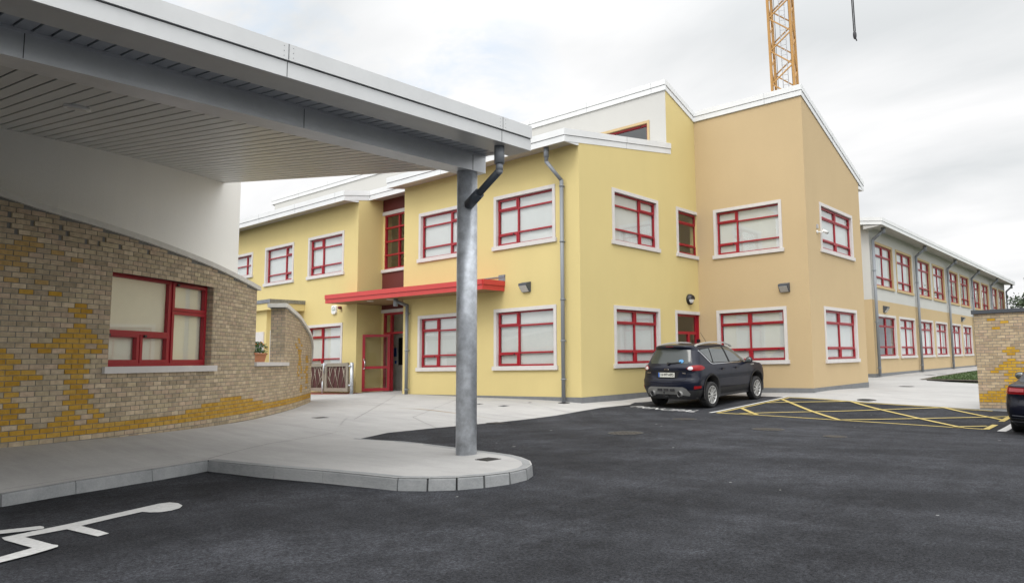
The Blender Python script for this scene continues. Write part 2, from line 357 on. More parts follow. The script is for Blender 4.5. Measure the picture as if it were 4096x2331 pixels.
def fascia(bld, p0, p1, n, h, m='fascia', off=.0, name='fascia', ov=0.0, seams=0, at=()):
    """two stepped boards from p0 to p1 (bottom edge points) facing n, height h"""
    p0 = Vector(p0); p1 = Vector(p1); n = Vector(n).normalized(); up = Vector((0, 0, 1))
    d = (p1-p0).normalized(); p0 = p0-d*ov; p1 = p1+d*ov
    F = MB(); g = .012; hl = h*.5
    def brd(z0, z1, t0, t1, mi=0):
        q = [p0+n*t0, p1+n*t0, p1+n*t1, p0+n*t1]; F.hexa([v+up*z0 for v in q]+[v+up*z1 for v in q], mi)
    brd(0, hl-g, -.02, .012+off); brd(hl-g, hl, -.02, .002+off, 1); brd(hl, h, -.02, .034+off)
    if seams or at:
        L = (p1-p0).length
        for q_ in (at or [k*seams for k in range(1, int(L/seams)+1) if k*seams < L-.1]):
            c = p0+d*q_
            for (z0, z1, t) in ((0.003, hl-g-.002, .0125+off), (hl+.003, h-.003, .0345+off)):
                F.hexa([c-d*.0025+n*(t-.01)+up*z0, c+d*.003+n*(t-.01)+up*z0, c+d*.003+n*(t+.0015)+up*z0, c-d*.003+n*(t+.0015)+up*z0,
                        c-d*.003+n*(t-.01)+up*z1, c+d*.003+n*(t-.01)+up*z1, c+d*.003+n*(t+.0015)+up*z1, c-d*.003+n*(t+.0015)+up*z1], 1)
            if at:
                for e_ in (-.045, .045):
                    for zz in (z0+.03, (z0+z1)/2, z1-.03):
                        r_ = c+d*e_+n*(t)+up*zz; F.hexa([r_+Vector(v)*.0025 for v in ((-1, -1, -1), (1, -1, -1), (1, 1, -1), (-1, 1, -1), (-1, -1, 1), (1, -1, 1), (1, 1, 1), (-1, 1, 1))], 1)
    return F.build(name, [M[m], M['groove']], bld)

# ------------------------------------------------------------------ ground surfaces (gently sloping paving)
def TPS(cp, lam=.5):
    P = np.array([c[:2] for c in cp], float); Z = np.array([c[2] for c in cp], float); n = len(cp)
    U = lambda r2: np.where(r2 > 0, r2*np.log(np.maximum(r2, 1e-9))*.5, 0)
    K = U(((P[:, None]-P[None])**2).sum(-1))+np.eye(n)*lam
    A = np.zeros((n+3, n+3)); A[:n, :n] = K; A[:n, n] = 1; A[:n, n+1:] = P; A[n, :n] = 1; A[n+1:, :n] = P.T
    W = np.linalg.solve(A, np.r_[Z, 0, 0, 0])
    def f(x, y):
        r = ((P-[x, y])**2).sum(1); return float(W[:n]@U(r)+W[n]+W[n+1]*x+W[n+2]*y)
    return f
CPG = [(-13.17, 15.22, .236), (-17, 15.22, .31), (-21.5, 15.22, .39), (-24.4, 15.22, .385), (-8.94, 21.75, .25), (-8.95, 27.1, .18), (-13.17, 21.75, .25), (-13.17, 18.4, .24),
       (-10.1, 17.2, .035), (-11.9, 17.2, .09), (-10.1, 19.9, .12), (-9.4, 17.2, .04), (-9.4, 18.4, .08), (-9.4, 19.6, .12), (-11.8, 10.8, .07), (-12.1, 13, .07), (-12.3, 16.8, .10), (-12.4, 19, .13),
       (-7.1, 20.4, .05), (-9.3, 20.6, .15), (-5, 20.4, -.03), (-3.82, 20.3, -.09), (-9.4, 16, .0), (-6, 15.9, -.08), (-2.8, 16, -.17), (-5, 18.3, -.08), (-7, 18.3, -.03), (-1, 16, -.2), (-1, 20.3, -.14), (3, 20.3, -.2),
       (0, 0, 0), (-6, 3.5, .05), (-9.7, 2.4, .08), (-10.3, 4.3, .08), (-7.8, 4.5, .07), (-6, 5.6, .06), (-7.5, 7.2, .06), (-9.8, 7.3, .08), (4, 8, -.1), (0, 12, -.10), (-6, 12, .0), (-9.5, 12, .05), (-11.5, 7.3, .13),
       (-13, 7.6, .21), (-15, 8.2, .27), (-17.4, 9, .31), (-19.7, 10.7, .32), (-22, 12.5, .34), (-12.6, 2.6, .28), (-14, 5.5, .26), (-12.5, 0, .25),
       (-10.85, 34, .34), (-10.85, 45, .40), (-10.85, 60, .42), (-10.85, 73, .42), (-6, 40, .3), (-20, -20, .1), (20, -20, 0), (30, 40, 0), (-60, 60, .3), (-60, -20, .3), (20, 90, .2), (-30, 90, .4)]
G = TPS(CPG)
CPP = [(-9.4, 2, .21), (-9.6, 0, .21), (-10, 4.2, .21), (-8.7, 4.4, .205), (-6.6, 4.7, .195), (-6, 5.4, .19), (-6.2, 6.1, .19), (-7.5, 6.3, .20), (-7.75, 6.7, .195), (-9.8, 6.9, .195), (-11.3, 7.15, .145), (-12.3, 7.45, .183), (-13, 7.6, .222), (-15, 8.2, .283), (-16.1, 7.9, .31),
       (-12.3, 1.2, .41), (-12.6, 2.65, .4), (-13.2, 4.1, .385), (-14.4, 6.03, .345), (-15.24, 6.87, .325), (-11, 3, .30), (-12.2, -1, .42), (-10, -4, .22), (-12.5, -4, .42)]
PZ = TPS(CPP, .3)

def sheet(name, poly, zf, m, step=1.0, parent=None, thick=0, rest=None):
    bm = bmesh.new(); vs = [bm.verts.new((x, y, 0)) for x, y in poly]; bm.faces.new(vs)
    xs = [p[0] for p in poly]; ys = [p[1] for p in poly]
    for ax, lo, hi in ((0, min(xs), max(xs)), (1, min(ys), max(ys))):
        k = math.floor(lo/step)*step+step
        while k < hi-1e-6:
            co = Vector((k, 0, 0)) if ax == 0 else Vector((0, k, 0)); no = Vector((1, 0, 0)) if ax == 0 else Vector((0, 1, 0))
            bmesh.ops.bisect_plane(bm, geom=bm.verts[:]+bm.edges[:]+bm.faces[:], plane_co=co, plane_no=no, dist=1e-5); k += step
    bmesh.ops.triangulate(bm, faces=[f for f in bm.faces if len(f.verts) > 4])
    for v in bm.verts: v.co.z = zf(v.co.x, v.co.y)
    for f in bm.faces:
        f.normal_update()
        if f.normal.z < 0: f.normal_flip()
    me = bpy.data.meshes.new(name); bm.to_mesh(me); bm.free(); me.materials.append(m)
    for p in me.polygons: p.use_smooth = True
    o = bpy.data.objects.new(name, me); COL.objects.link(o)
    if parent is not None: o.parent = parent
    return o
# big base sheet to the horizon (grass land), then asphalt
def base_ground():
    ax = [-2000, -600, -200, -90]+[x for x in np.arange(-60, 31, 2.0)]+[60, 150, 500, 2000]
    ay = [-2000, -600, -200, -60]+[y for y in np.arange(-26, 96, 2.0)]+[140, 300, 800, 2500]
    v = []
    for y in ay:
        for x in ax:
            cx = min(max(x, -60), 30); cy = min(max(y, -26), 95)
            v.append((x, y, G(cx, cy)-.06))
    n = len(ax); f = [(j*n+i, j*n+i+1, (j+1)*n+i+1, (j+1)*n+i) for j in range(len(ay)-1) for i in range(n-1)]
    me = bpy.data.meshes.new('ground'); me.from_pydata(v, [], f); me.materials.append(M['field'])
    o = bpy.data.objects.new('ground', me); COL.objects.link(o); tag(o, kind='structure')
base_ground()
tag(sheet('asphalt', [(-45, -25), (28, -25), (28, 30), (-4.0, 30), (-4.0, 20.6), (-12.6, 20.9), (-45, 20.9)], G, M['asphalt'], 1.0), kind='structure')
# concrete apron round the buildings, flush with the asphalt
tag(sheet('apron', [(-11.3, 7.05), (-11.75, 8.0), (-11.95, 10), (-12.1, 13), (-12.35, 17), (-12.5, 20.75), (-8, 20.55), (-3.75, 20.45), (-3.75, 30), (-8.2, 32.6), (-8.6, 34.5), (-8.9, 75), (-12, 75), (-12, 28), (-30, 28), (-30, 16.5), (-30, 7)], lambda x, y: G(x, y)+.004, M['apron'], 1.0), kind='structure')
g1 = sheet('grass', [(-8.35, 33.6), (-3.4, 33.4), (-3.0, 60), (-8.1, 60), (-8.3, 45)], lambda x, y: G(x, y)+.03, M['grass'], 1.5)
tag(g1, 'short green lawn beside the far classroom wing', 'grass', kind='stuff')
def tufts():
    mb = MB()
    for i in range(5200):
        x = random.uniform(-8.3, -3.4); y = 33.5+random.random()**1.6*20
        z = G(x, y)+.03; h = random.uniform(.03, .09); a = random.uniform(0, 6.28); w = .02
        dx, dy = math.cos(a)*w, math.sin(a)*w
        mb.add([(x-dx, y-dy, z), (x+dx, y+dy, z), (x+dy*.8, y-dx*.8, z+h)], [(0, 1, 2)])
    mb.build('grass_tufts', M['grass'], g1, fix=False)
tufts()
s1 = sheet('soil', [(-8.62, 33.05), (-3.4, 32.9), (-3.4, 33.5), (-8.4, 33.7), (-8.36, 42), (-8.6, 42)], lambda x, y: G(x, y)+.02, M['soil'], 1.5); tag(s1, kind='structure')

# raised pavement under the canopy with its kerb
KTOP = [(-9.05, -4), (-9.25, 0), (-9.36, 2.0), (-9.58, 2.66), (-9.8, 3.46), (-10.08, 4.2), (-8.73, 4.39), (-7.87, 4.52), (-6.66, 4.67), (-6.36, 4.83), (-6.13, 5.03), (-5.98, 5.28), (-5.9, 5.58), (-5.94, 5.88), (-6.09, 6.12), (-6.33, 6.33), (-6.66, 6.5), (-6.95, 6.6), (-7.37, 6.66), (-7.75, 6.69), (-9.76, 6.93), (-11.3, 7.08)]
pav_poly = KTOP+[(-12.3, 7.4), (-13.2, 7.9), (-14.2, 8.6), (-15.0, 9.2), (-16.9, 8.9), (-16.3, 8.1), (-15.5, 7.3), (-14.7, 6.5), (-14.1, 5.8), (-13.5, 4.9), (-13.1, 4.2), (-12.9, 3.5), (-12.75, 2.6), (-12.5, 1.2), (-12.4, -4)]
tag(sheet('pavement', pav_poly, lambda x, y: max(PZ(x, y), G(x, y)+.006)+.002, M['pave'], .7), kind='structure')
def kerbs():
    mb = MB()
    def stone(a, b, ga=.006, gb=.006):
        a = Vector((*a, 0)); b = Vector((*b, 0)); d = (b-a).normalized(); n = Vector((d.y, -d.x, 0))
        if True:
            a2 = a+d*ga; b2 = b-d*gb
            pts = []
            def P(q, t, z): w = q+n*t; return (w.x, w.y, z)
            za, zb = max(PZ(a.x, a.y), G(a.x, a.y)+.008)+.004, max(PZ(b.x, b.y), G(b.x, b.y)+.008)+.004
            A = [(-.11, 0), (-.015, 0), (.012, -.018), (.03, -.06)]
            prof = lambda q, z: [P(q, -.11, z-.25), P(q, -.11, z), P(q, -.018, z), P(q, .004, -.022+z), P(q, .025, z-.25)]
            p0 = prof(a2, za); p1 = prof(b2, zb); n5 = 5
            mb.add(p0+p1, [(0, 1, 2, 3, 4)[::-1], (5, 6, 7, 8, 9)]+[(i, (i+1) % n5, n5+(i+1) % n5, n5+i) for i in range(n5)])
    def run(pts, L, gap=.006):
        for a, b in zip(pts, pts[1:]):
            d = math.dist(a, b); k = max(1, round(d/L))
            for i in range(k):
                f = lambda t: (a[0]+(b[0]-a[0])*t, a[1]+(b[1]-a[1])*t)
                stone(f(i/k), f((i+1)/k), gap, gap)
    run(KTOP[:3], .9); run(KTOP[2:6], .8, .004); run(KTOP[5:9], .9, .004); run(KTOP[8:19], 1.0, .010); run(KTOP[18:], .9, .004)
    return mb.build('kerb', M['kerb'])
tag(kerbs(), kind='structure')
def joints():
    mb = MB(); 
    def line(pts, zf, w=.009):
        for a, b in zip(pts, pts[1:]):
            k = max(1, int(math.dist(a, b)/.5)); a = Vector(a); b = Vector(b); d = (b-a).normalized(); n = Vector((-d.y, d.x))*w/2
            for i in range(k):
                p = a+(b-a)*i/k; q = a+(b-a)*(i+1)/k
                mb.quad(*[(v.x, v.y, zf(v.x, v.y)) for v in (p-n, q-n, q+n, p+n)])
    pz = lambda x, y: max(PZ(x, y), G(x, y)+.006)+.006; gz = lambda x, y: G(x, y)+.0085
    line([(-10.2, 4.25), (-11.3, 5.6), (-12.3, 7.3)], pz); line([(-9.55, 2.0), (-9.95, 3.5), (-10.2, 4.25)], pz, .005)
    line([(-12.3, 7.4), (-14.9, 7.0)], pz, .006)
    for pts in ([(-12.2, 13.6), (-17.3, 15.1)], [(-11.85, 9.2), (-14, 10.2), (-18.2, 15.2)], [(-14.3, 8.9), (-21, 14.6)], [(-12.0, 12), (-20.2, 12.2)], [(-8.6, 21), (-4, 24.2)], [(-12, 30), (-4, 29)], [(-10.4, 20.8), (-9.3, 21.7)]): line(pts, gz, .007)
    return mb.build('paving_joints', M['iron'])
tag(joints(), kind='structure')
# rusty brown stain trail on the apron
tag(sheet('rust_stain', [(-16.4, 11.36), (-15.6, 11.62), (-15.1, 11.64), (-13.8, 11.56), (-12.5, 11.48), (-12.2, 11.5), (-12.2, 11.47), (-13.8, 11.50), (-15.1, 11.53), (-15.6, 11.52)], lambda x, y: G(x, y)+.0075, mat('rust_stain', (.30, .25, .185), .9, nscale=5, namt=.25), .5), kind='structure')

# ------------------------------------------------------------------ yellow and peach school building
SB = thing('school_building', 'two storey yellow and peach rendered school with red window frames and white roof edges', 'building', loc=(-13.17, 15.22, 0))
def local(o_empty):                    # parts carry world coordinates, so keep the empty's offset out of them
    o_empty.location = (0, 0, 0)
local(SB)
YA, XC, YD, XE, XB, YG, YF = 15.22, -13.17, 21.75, -8.95, -24.42, 16.29, 19.88
fA, fC, fD, fE, fG, fF = FX(YA), FY(XC), FX(YD), FY(XE), FX(YG), FX(YF)
GB = -.3
rz = lambda y: 7.67+.16*(y-14.58)            # underside of the low roofs
hz = lambda y: 10.79-.367*(y-19.9)           # underside of the high roof
# --- wall A (front, right of the door)
W2 = window(SB, fA, -16.78, -14.11, 4.95, 6.70, (.37,), (.25, .75), ((0, 0), (0, 2)))
W1 = window(SB, fA, -20.64, -17.97, 4.95, 6.70, (.63,), (.25, .75), ((1, 0), (1, 2)))
W4 = window(SB, fA, -16.775, -14.10, 1.17, 3.085, (.37,), (.26, .76), ((0, 0), (0, 2)))
W3 = window(SB, fA, -20.64, -17.97, 1.17, 3.085, (.37,), (.26, .76), ((0, 0), (0, 2)))
w = wall_mesh(fA, -21.51, XC, GB, rz(15.22)+.05, [W1, W2, W3, W4]); 
# return wall towards the door recess (faces left)
w.quad((-21.51, YA, GB), (-21.51, YA, rz(YA)+.05), (-21.51, YG+.4, rz(YG)+.05), (-21.51, YG+.4, GB)); w.build('wall', M['yellow'], SB, fix=False)
# --- wall B (front, left of the door)
B1 = window(SB, fA, -31.65, -29.18, 4.97, 6.70, (.70,), (.27, .77), ((1, 0), (1, 2)))
B2 = window(SB, fA, -28.02, -25.37, 4.97, 6.72, (.37,), (.26, .75), ((0, 0), (0, 2)))
B0 = window(SB, fA, -35.2, -32.79, 5.5, 6.66, (.72,), (.5,), ())
B3 = window(SB, fA, -27.98, -25.36, 1.17, 3.085, (.40,), (.25, .76), ((0, 0), (0, 2)))
w = wall_mesh(fA, -46, XB, GB, rz(15.22)+.05, [B0, B1, B2, B3]); w.build('wall', M['yellow'], SB, fix=False)
w = MB(); w.box(XB-.29, XB, YA+.003, YG+.4, GB, rz(YG)+.03); w.build('wall', M['yellow'], SB)
# --- recess wall G with maroon panels, stair window and door screen
for z0_, z1_ in ((3.56, 5.02), (7.45, 8.0)): gw = MB(); fG.box(gw, XB, -21.51, -.2, 0, z0_, z1_); gw.build('maroon_panel', M['maroon'], SB)
for z0_, z1_ in ((7.31, 7.45), (3.43, 3.56)): gt = MB(); fG.box(gt, XB, -21.51, -.2, .03, z0_, z1_); gt.build('lintel', M['trim'], SB)
gt = MB(); fG.box(gt, XB-.06, -21.51, -.2, .06, 5.02, 5.14); gt.build('sill', M['trim'], SB)
def stair_window():
    F = MB(); a, b, c, d = -24.30, -21.55, 5.145, 7.305
    for x in (a, -23.42, -22.5, b-.06): fG.box(F, x, x+.06, -.12, -.02, c, d)
    for z in (c, c+.53, c+1.07, c+1.61, d-.06): fG.box(F, a, b, -.115, -.012, z, z+.06)
    o = F.build('stair_window', M['red'], SB); P = MB(); P.quad(fG.p(a, -.07, c), fG.p(b, -.07, c), fG.p(b, -.07, d), fG.p(a, -.07, d)); P.build('pane', M['glass'], o)
    j = MB(); fG.box(j, XB, a, -.2, -.01, 5.14, 7.31); j.build('jamb', M['yellow'], o)
stair_window()
def door_screen():
    F = MB(); z0 = .41
    a, m, b = -24.30, -23.86, -21.55
    fG.box(F, a, a+.07, -.12, -.02, z0, 3.43); fG.box(F, m, m+.08, -.12, -.014, z0, 3.43)
    fG.box(F, a, b, -.118, -.016, 3.35, 3.43); fG.box(F, a, b, -.116, -.01, 2.60, 2.68); fG.box(F, a, m, -.11, -.02, z0, z0+.08)
    fG.box(F, -22.62, -22.55, -.12, -.02, z0, 3.43)
    o = F.build('door_screen', M['red'], SB)
    P = MB(); P.quad(fG.p(a, -.07, z0), fG.p(m, -.07, z0), fG.p(m, -.07, 3.4), fG.p(a, -.07, 3.4)); P.quad(fG.p(m, -.07, 2.66), fG.p(b, -.07, 2.66), fG.p(b, -.07, 3.4), fG.p(m, -.07, 3.4)); P.build('pane', M['glass'], o)
    j = MB(); fG.box(j, XB, a, -.2, -.01, z0-.5, 3.43); j.build('jamb', M['yellow'], o)
    # leaf swung outwards
    h = Vector((-23.80, YG-.02, 0)); e = Vector((-.62, -.785, 0)).normalized(); n = Vector((e.y, -e.x, 0)); fl = Frame(h, e, n); W = 1.0
    D = MB(); q = .10
    fl.box(D, 0, W, -.025, .025, z0+.02, z0+.14); fl.box(D, 0, W, -.025, .025, 2.49, 2.59); fl.box(D, 0, q, -.025, .025, z0+.14, 2.49); fl.box(D, W-q, W, -.025, .025, z0+.14, 2.49); fl.box(D, q, W-q, -.025, .025, 1.28, 1.38)
    do = D.build('door', M['red'], SB); P = MB(); P.quad(fl.p(q, 0, z0+.1), fl.p(W-q, 0, z0+.1), fl.p(W-q, 0, 2.5), fl.p(q, 0, 2.5)); P.build('pane', M['glassd'], do)
    for sgn in (1, -1):
        H = MB(); t = sgn*.08; H.tube([fl.p(W-.05, sgn*.02, 1.28), fl.p(W-.05, t, 1.28), fl.p(W-.10, t, 1.30), fl.p(W-.30, t, 1.30) if False else fl.p(W-.10, t, 1.62), fl.p(W-.05, t, 1.64), fl.p(W-.05, sgn*.02, 1.64)], .014, 8); H.build('door_handle', M['chrome'], do)
door_screen()
def lobby():                              # the hall seen through the open door
    w = MB(); z0 = .40
    w.box(-26, -20, 20.4, 20.5, z0, 3.5); w.build('lobby_wall', M['room'], SB)
    w = MB(); w.box(-26.5, -22.2, 17.35, 17.45, z0, 3.5); w.box(-24.75, -24.35, 17.31, 17.349, 1.4, 2.5, 1); w.build('lobby_partition', [M['lifted_white'], M['blackp']], SB)
    w = MB(); w.box(-26, -20, 16.5, 20.4, z0-.1, z0+.01); w.build('lobby_floor', M['soffit'], SB)
    for b_ in ((-25.08, -24.93, 1.75, 2.1), (-25.02, -24.92, 1.45, 1.58)): w = MB(); w.box(b_[0], b_[1], 17.325, 17.348, b_[2], b_[3]); w.build('notice', M['blue'], SB)
lobby()
# --- wall C (faces right)
C1 = window(SB, fC, 16.745, 19.25, 4.96, 6.73, (.62,), (.26, .75), ((1, 0), (1, 2)))
C2 = window(SB, fC, 20.37, 21.75, 4.97, 6.73, (), (.27, .76), ((0, 0), (0, 2)), blind=None, sr=False)
C3 = window(SB, fC, 16.75, 19.22, 1.17, 3.08, (.47,), (.26, .76), ((0, 0), (1, 0), (0, 2), (1, 2)))
def c_door():
    a, b, z0, z1 = 20.15, 21.75, .25, 3.08
    S = MB(); fC.box(S, a, a+.11, -.17, .028, z0, z1-.11); fC.box(S, a, b, -.17, .028, z1-.11, z1)
    F = MB(); a2 = a+.11
    for s in (a2, b-.14): fC.box(F, s, s+.08, -.16, -.08, z0, z1-.11)
    fC.box(F, a2, b-.06, -.158, -.082, z1-.19, z1-.11); fC.box(F, a2, b-.06, -.156, -.075, 2.27, 2.37)
    fC.box(F, a2+.82, a2+.92, -.155, -.07, z0, 2.27); fC.box(F, a2+.08, b-.14, -.154, -.078, z0, z0+.2); fC.box(F, b-.06, b, -.17, -.02, z0, z1-.11)
    for z in (2.0, 1.72): fC.box(F, b-.10, b-.05, -.08, .04, z, z+.1, 1)
    o = F.build('side_door', [M['red'], M['blackp']], SB); P = MB(); P.quad(fC.p(a2, -.12, z0), fC.p(b-.06, -.12, z0), fC.p(b-.06, -.12, z1-.12), fC.p(a2, -.12, z1-.12)); P.build('pane', M['glass'], o); S.build('surround', M['trim'], o)
    return (a+.015, b, z0-.01, z1-.015)
C4 = c_door()
w = wall_mesh(fC, YA, YD, GB, 7.7, [C1, C2, C3, C4])
w.add([fC.p(YA, 0, 7.7), fC.p(YD+.02, 0, 7.7), fC.p(YD+.02, 0, hz(YD+.02)+.02), fC.p(YF-.0, 0, hz(YF)+.02), fC.p(YF-.0, 0, rz(YF)+.05), fC.p(YA, 0, rz(YA)+.05)], [(0, 1, 2, 3, 4, 5)])
w.build('wall', M['yellow'], SB, fix=False)
# --- wall D, E (peach)
D1 = window(SB, fD, -12.46, -9.82, 4.93, 6.71, (.33,), (.26, .75), ((0, 0), (0, 2)))
D2 = window(SB, fD, -12.45, -9.78, 1.18, 3.09, (.47,), (.26, .76), ((0, 0), (1, 0), (0, 2), (1, 2)))
w = wall_mesh(fD, XC, XE, GB, hz(YD)+.02, [D1, D2]); w.build('wall', M['peach'], SB, fix=False)
E1 = window(SB, fE, 22.91, 26.14, 4.95, 6.69, (.5,), (.27, .76), ((0, 0), (1, 0), (0, 2), (1, 2)), gl='glassR')
E2 = window(SB, fE, 22.90, 26.13, 1.165, 3.09, (.5,), (.27, .76), ((0, 0), (1, 0), (0, 2), (1, 2)), gl='glassR')
w = wall_mesh(fE, YD, 27.1, GB, 8.12, [E1, E2]); w.add([fE.p(YD, 0, 8.12), fE.p(27.1, 0, 8.12), fE.p(27.1, 0, hz(27.1)+.02), fE.p(YD, 0, hz(YD)+.02)], [(0, 1, 2, 3)])
w.quad((XE, 27.1, GB), (-14, 27.1, GB), (-14, 27.1, 8.2), (XE, 27.1, 8.2)); w.build('wall', M['peach'], SB, fix=False)
# --- clerestory F and the left, hidden ends
F1 = window(SB, fF, -17.6, -13.87, 8.7, 9.87, (.5,), (), ((0, 0), (1, 0)), trim='trimy', blind=None, sur=.09)
w = wall_mesh(fF, -40.45, XC, 7.6, hz(YF)+.02, [F1]); w.quad((-40.45, YF, 7.6), (-40.45, 27, 7.6), (-40.45, 27, hz(27)), (-40.45, YF, hz(YF)+.02)); w.build('clerestory_wall', M['white'], SB, fix=False)
w = MB(); w.box(-46, -45.8, YA, 27, GB, 8); w.box(-46, -14, 27, 27.3, GB, 8.2); w.build('rear_wall', M['yellow'], SB)
# inner floor slab keeps the rooms dark
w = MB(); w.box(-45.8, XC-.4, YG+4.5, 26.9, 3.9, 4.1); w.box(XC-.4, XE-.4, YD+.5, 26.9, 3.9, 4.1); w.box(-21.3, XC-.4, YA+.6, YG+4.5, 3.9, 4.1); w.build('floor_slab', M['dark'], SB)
w = MB(); w.box(-21.3, XC-.35, YA+1.6, YA+1.7, GB, 7.6); w.box(-45.6, XB-.35, YA+1.6, YA+1.7, GB, 7.6); w.box(XC-1.9, XC-1.8, YA+.6, YD+.4, GB, 7.6); w.box(XE-3.6, XE-3.5, YD+.35, 26.9, GB, 7.9); w.box(XC-.3, XE-.3, YD+1.6, YD+1.7, GB, 7.9); w.build('room_partition', M['room'], SB)
# plinths
w = MB(); dz = .385
fA.box(w, -21.51-.012, XC+.012, -.1, .012, GB, dz); fA.box(w, -46, XB+.012, -.1, .012, GB, .40); fC.box(w, YA+.1, YD-.012, -.1, .012, GB, dz); fD.box(w, XC+.012, XE+.012, -.1, .012, GB, dz); fE.box(w, YD+.1, 27.11, -.1, .012, GB, dz)
w.build('plinth', M['plinth'], SB)
# --- low roofs
def lowroof(x0, x1, y0, y1):
    w = MB(); th = .35
    w.prism([(x0, y0, rz(y0)), (x0, y1, rz(y1)), (x0, y1, rz(y1)+th), (x0, y0, rz(y0)+th)], (x1-x0, 0, 0)); return w.build('roof', M['soffit'], SB)
lowroof(-21.66, XC-.02, 14.6, YF); lowroof(-46, XB-.02, 14.6, YF); lowroof(XB-.02, -21.66, 15.70, YF)
fascia(SB, (-21.66, 14.6, rz(14.58)), (XC, 14.6, rz(14.58)), (0, -1, 0), .38, ov=.02, seams=3.0)
fascia(SB, (XC, 14.6, rz(14.58)), (XC, 20.12, rz(20.1)), (1, 0, 0), .38, ov=.01, seams=3.0)
fascia(SB, (-46, 14.6, rz(14.58)), (XB, 14.6, rz(14.58)), (0, -1, 0), .38, ov=.02, seams=3.0)
fascia(SB, (XB, 14.6, rz(14.58)), (XB, 15.68, rz(15.68)), (1, 0, 0), .38, ov=.01)
fascia(SB, (XB, 15.68, rz(15.68)), (-21.5, 15.68, rz(15.68)), (0, -1, 0), .38)
fascia(SB, (-21.66, 14.6, rz(14.58)), (-21.66, 15.7, rz(15.7)), (-1, 0, 0), .38)
# small boxed eave ends under the corners
for x in (XC, XB):
    w = MB(); w.prism([(x-.0, 14.62, rz(14.6)-.002), (x-.0, 15.22, rz(15.22)-.002), (x-.0, 15.22, 7.70), (x-.0, 15.15, 7.685)], (-.04, 0, 0)); w.build('eave_end', M['fascia'], SB)
# --- high roof (stepped in plan)
def highroof():
    w = MB(); th = .35
    for x0, x1, y0 in ((-40.7, XC+.02, YF-.04), (XC+.02, XE+.02, YD-.04)):
        w.prism([(x0, y0, hz(y0)), (x0, 27.65, hz(27.65)), (x0, 27.65, hz(27.65)+th), (x0, y0, hz(y0)+th)], (x1-x0, 0, 0))
    w.build('roof', M['roof'], SB)
highroof()
fascia(SB, (-40.7, YF-.04, hz(YF)), (XC+.02, YF-.04, hz(YF)), (0, -1, 0), .375, ov=.03, seams=3.0)
fascia(SB, (XC+.02, YF-.04, hz(YF)), (XC+.02, YD-.04, hz(YD-.04)), (1, 0, 0), .375, ov=.01)
fascia(SB, (XC+.02, YD-.04, hz(YD-.04)), (XE+.02, YD-.04, hz(YD-.04)), (0, -1, 0), .375, ov=.02, seams=2.9)
fascia(SB, (XE+.02, YD-.04, hz(YD-.04)), (XE+.02, 27.65, hz(27.65)), (1, 0, 0), .375, ov=.01, seams=2.9)
fascia(SB, (-40.7, YF-.04, hz(YF)), (-40.7, 27.65, hz(27.65)), (-1, 0, 0), .375)
w = MB(); w.box(XE-.9, XE+.02, 27.1, 27.62, hz(27.65)-.02, hz(27.65)+.1); w.build('eave_end', M['fascia'], SB)
# --- downpipes on the yellow front
def downpipe(bld, path, r, clips=(), frn=None, m='pipe', shoe=None):
    w = MB(); w.tube(path, r, 12)
    for z in clips:
        x, y = path[-1][0], path[-1][1]
        w.cyl((x, y, z-.02), (x, y, z+.02), r*1.25, n=12); d = frn; w.bar((x, y, z), (x+d[0]*.12+d[1]*0, y+d[1]*.12, z), .03); w.bar((x-d[1]*.09-abs(d[1])*0, y-d[0]*.09, z), (x+d[1]*.09, y+d[0]*.09, z), .02)
    p0, p1 = Vector(path[0]), Vector(path[1]); w.cyl(p0, p0+(p1-p0).normalized()*.3, r*1.35, n=12)
    return w.build('downpipe', M[m], bld)
downpipe(SB, [(-14.05, 14.78, 7.70), (-14.05, 14.78, 7.27), (-13.75, 15.10, 6.72), (-13.75, 15.10, .24)], .058, (6.55, 4.9, 3.2, 2.0, .9), (0, 1))
downpipe(SB, [(-21.25, 14.72, 3.74), (-21.25, 14.72, 3.62), (-21.12, 15.1, 3.48), (-21.12, 15.1, .36)], .058, (3.2, 1.9, .55), (0, 1))
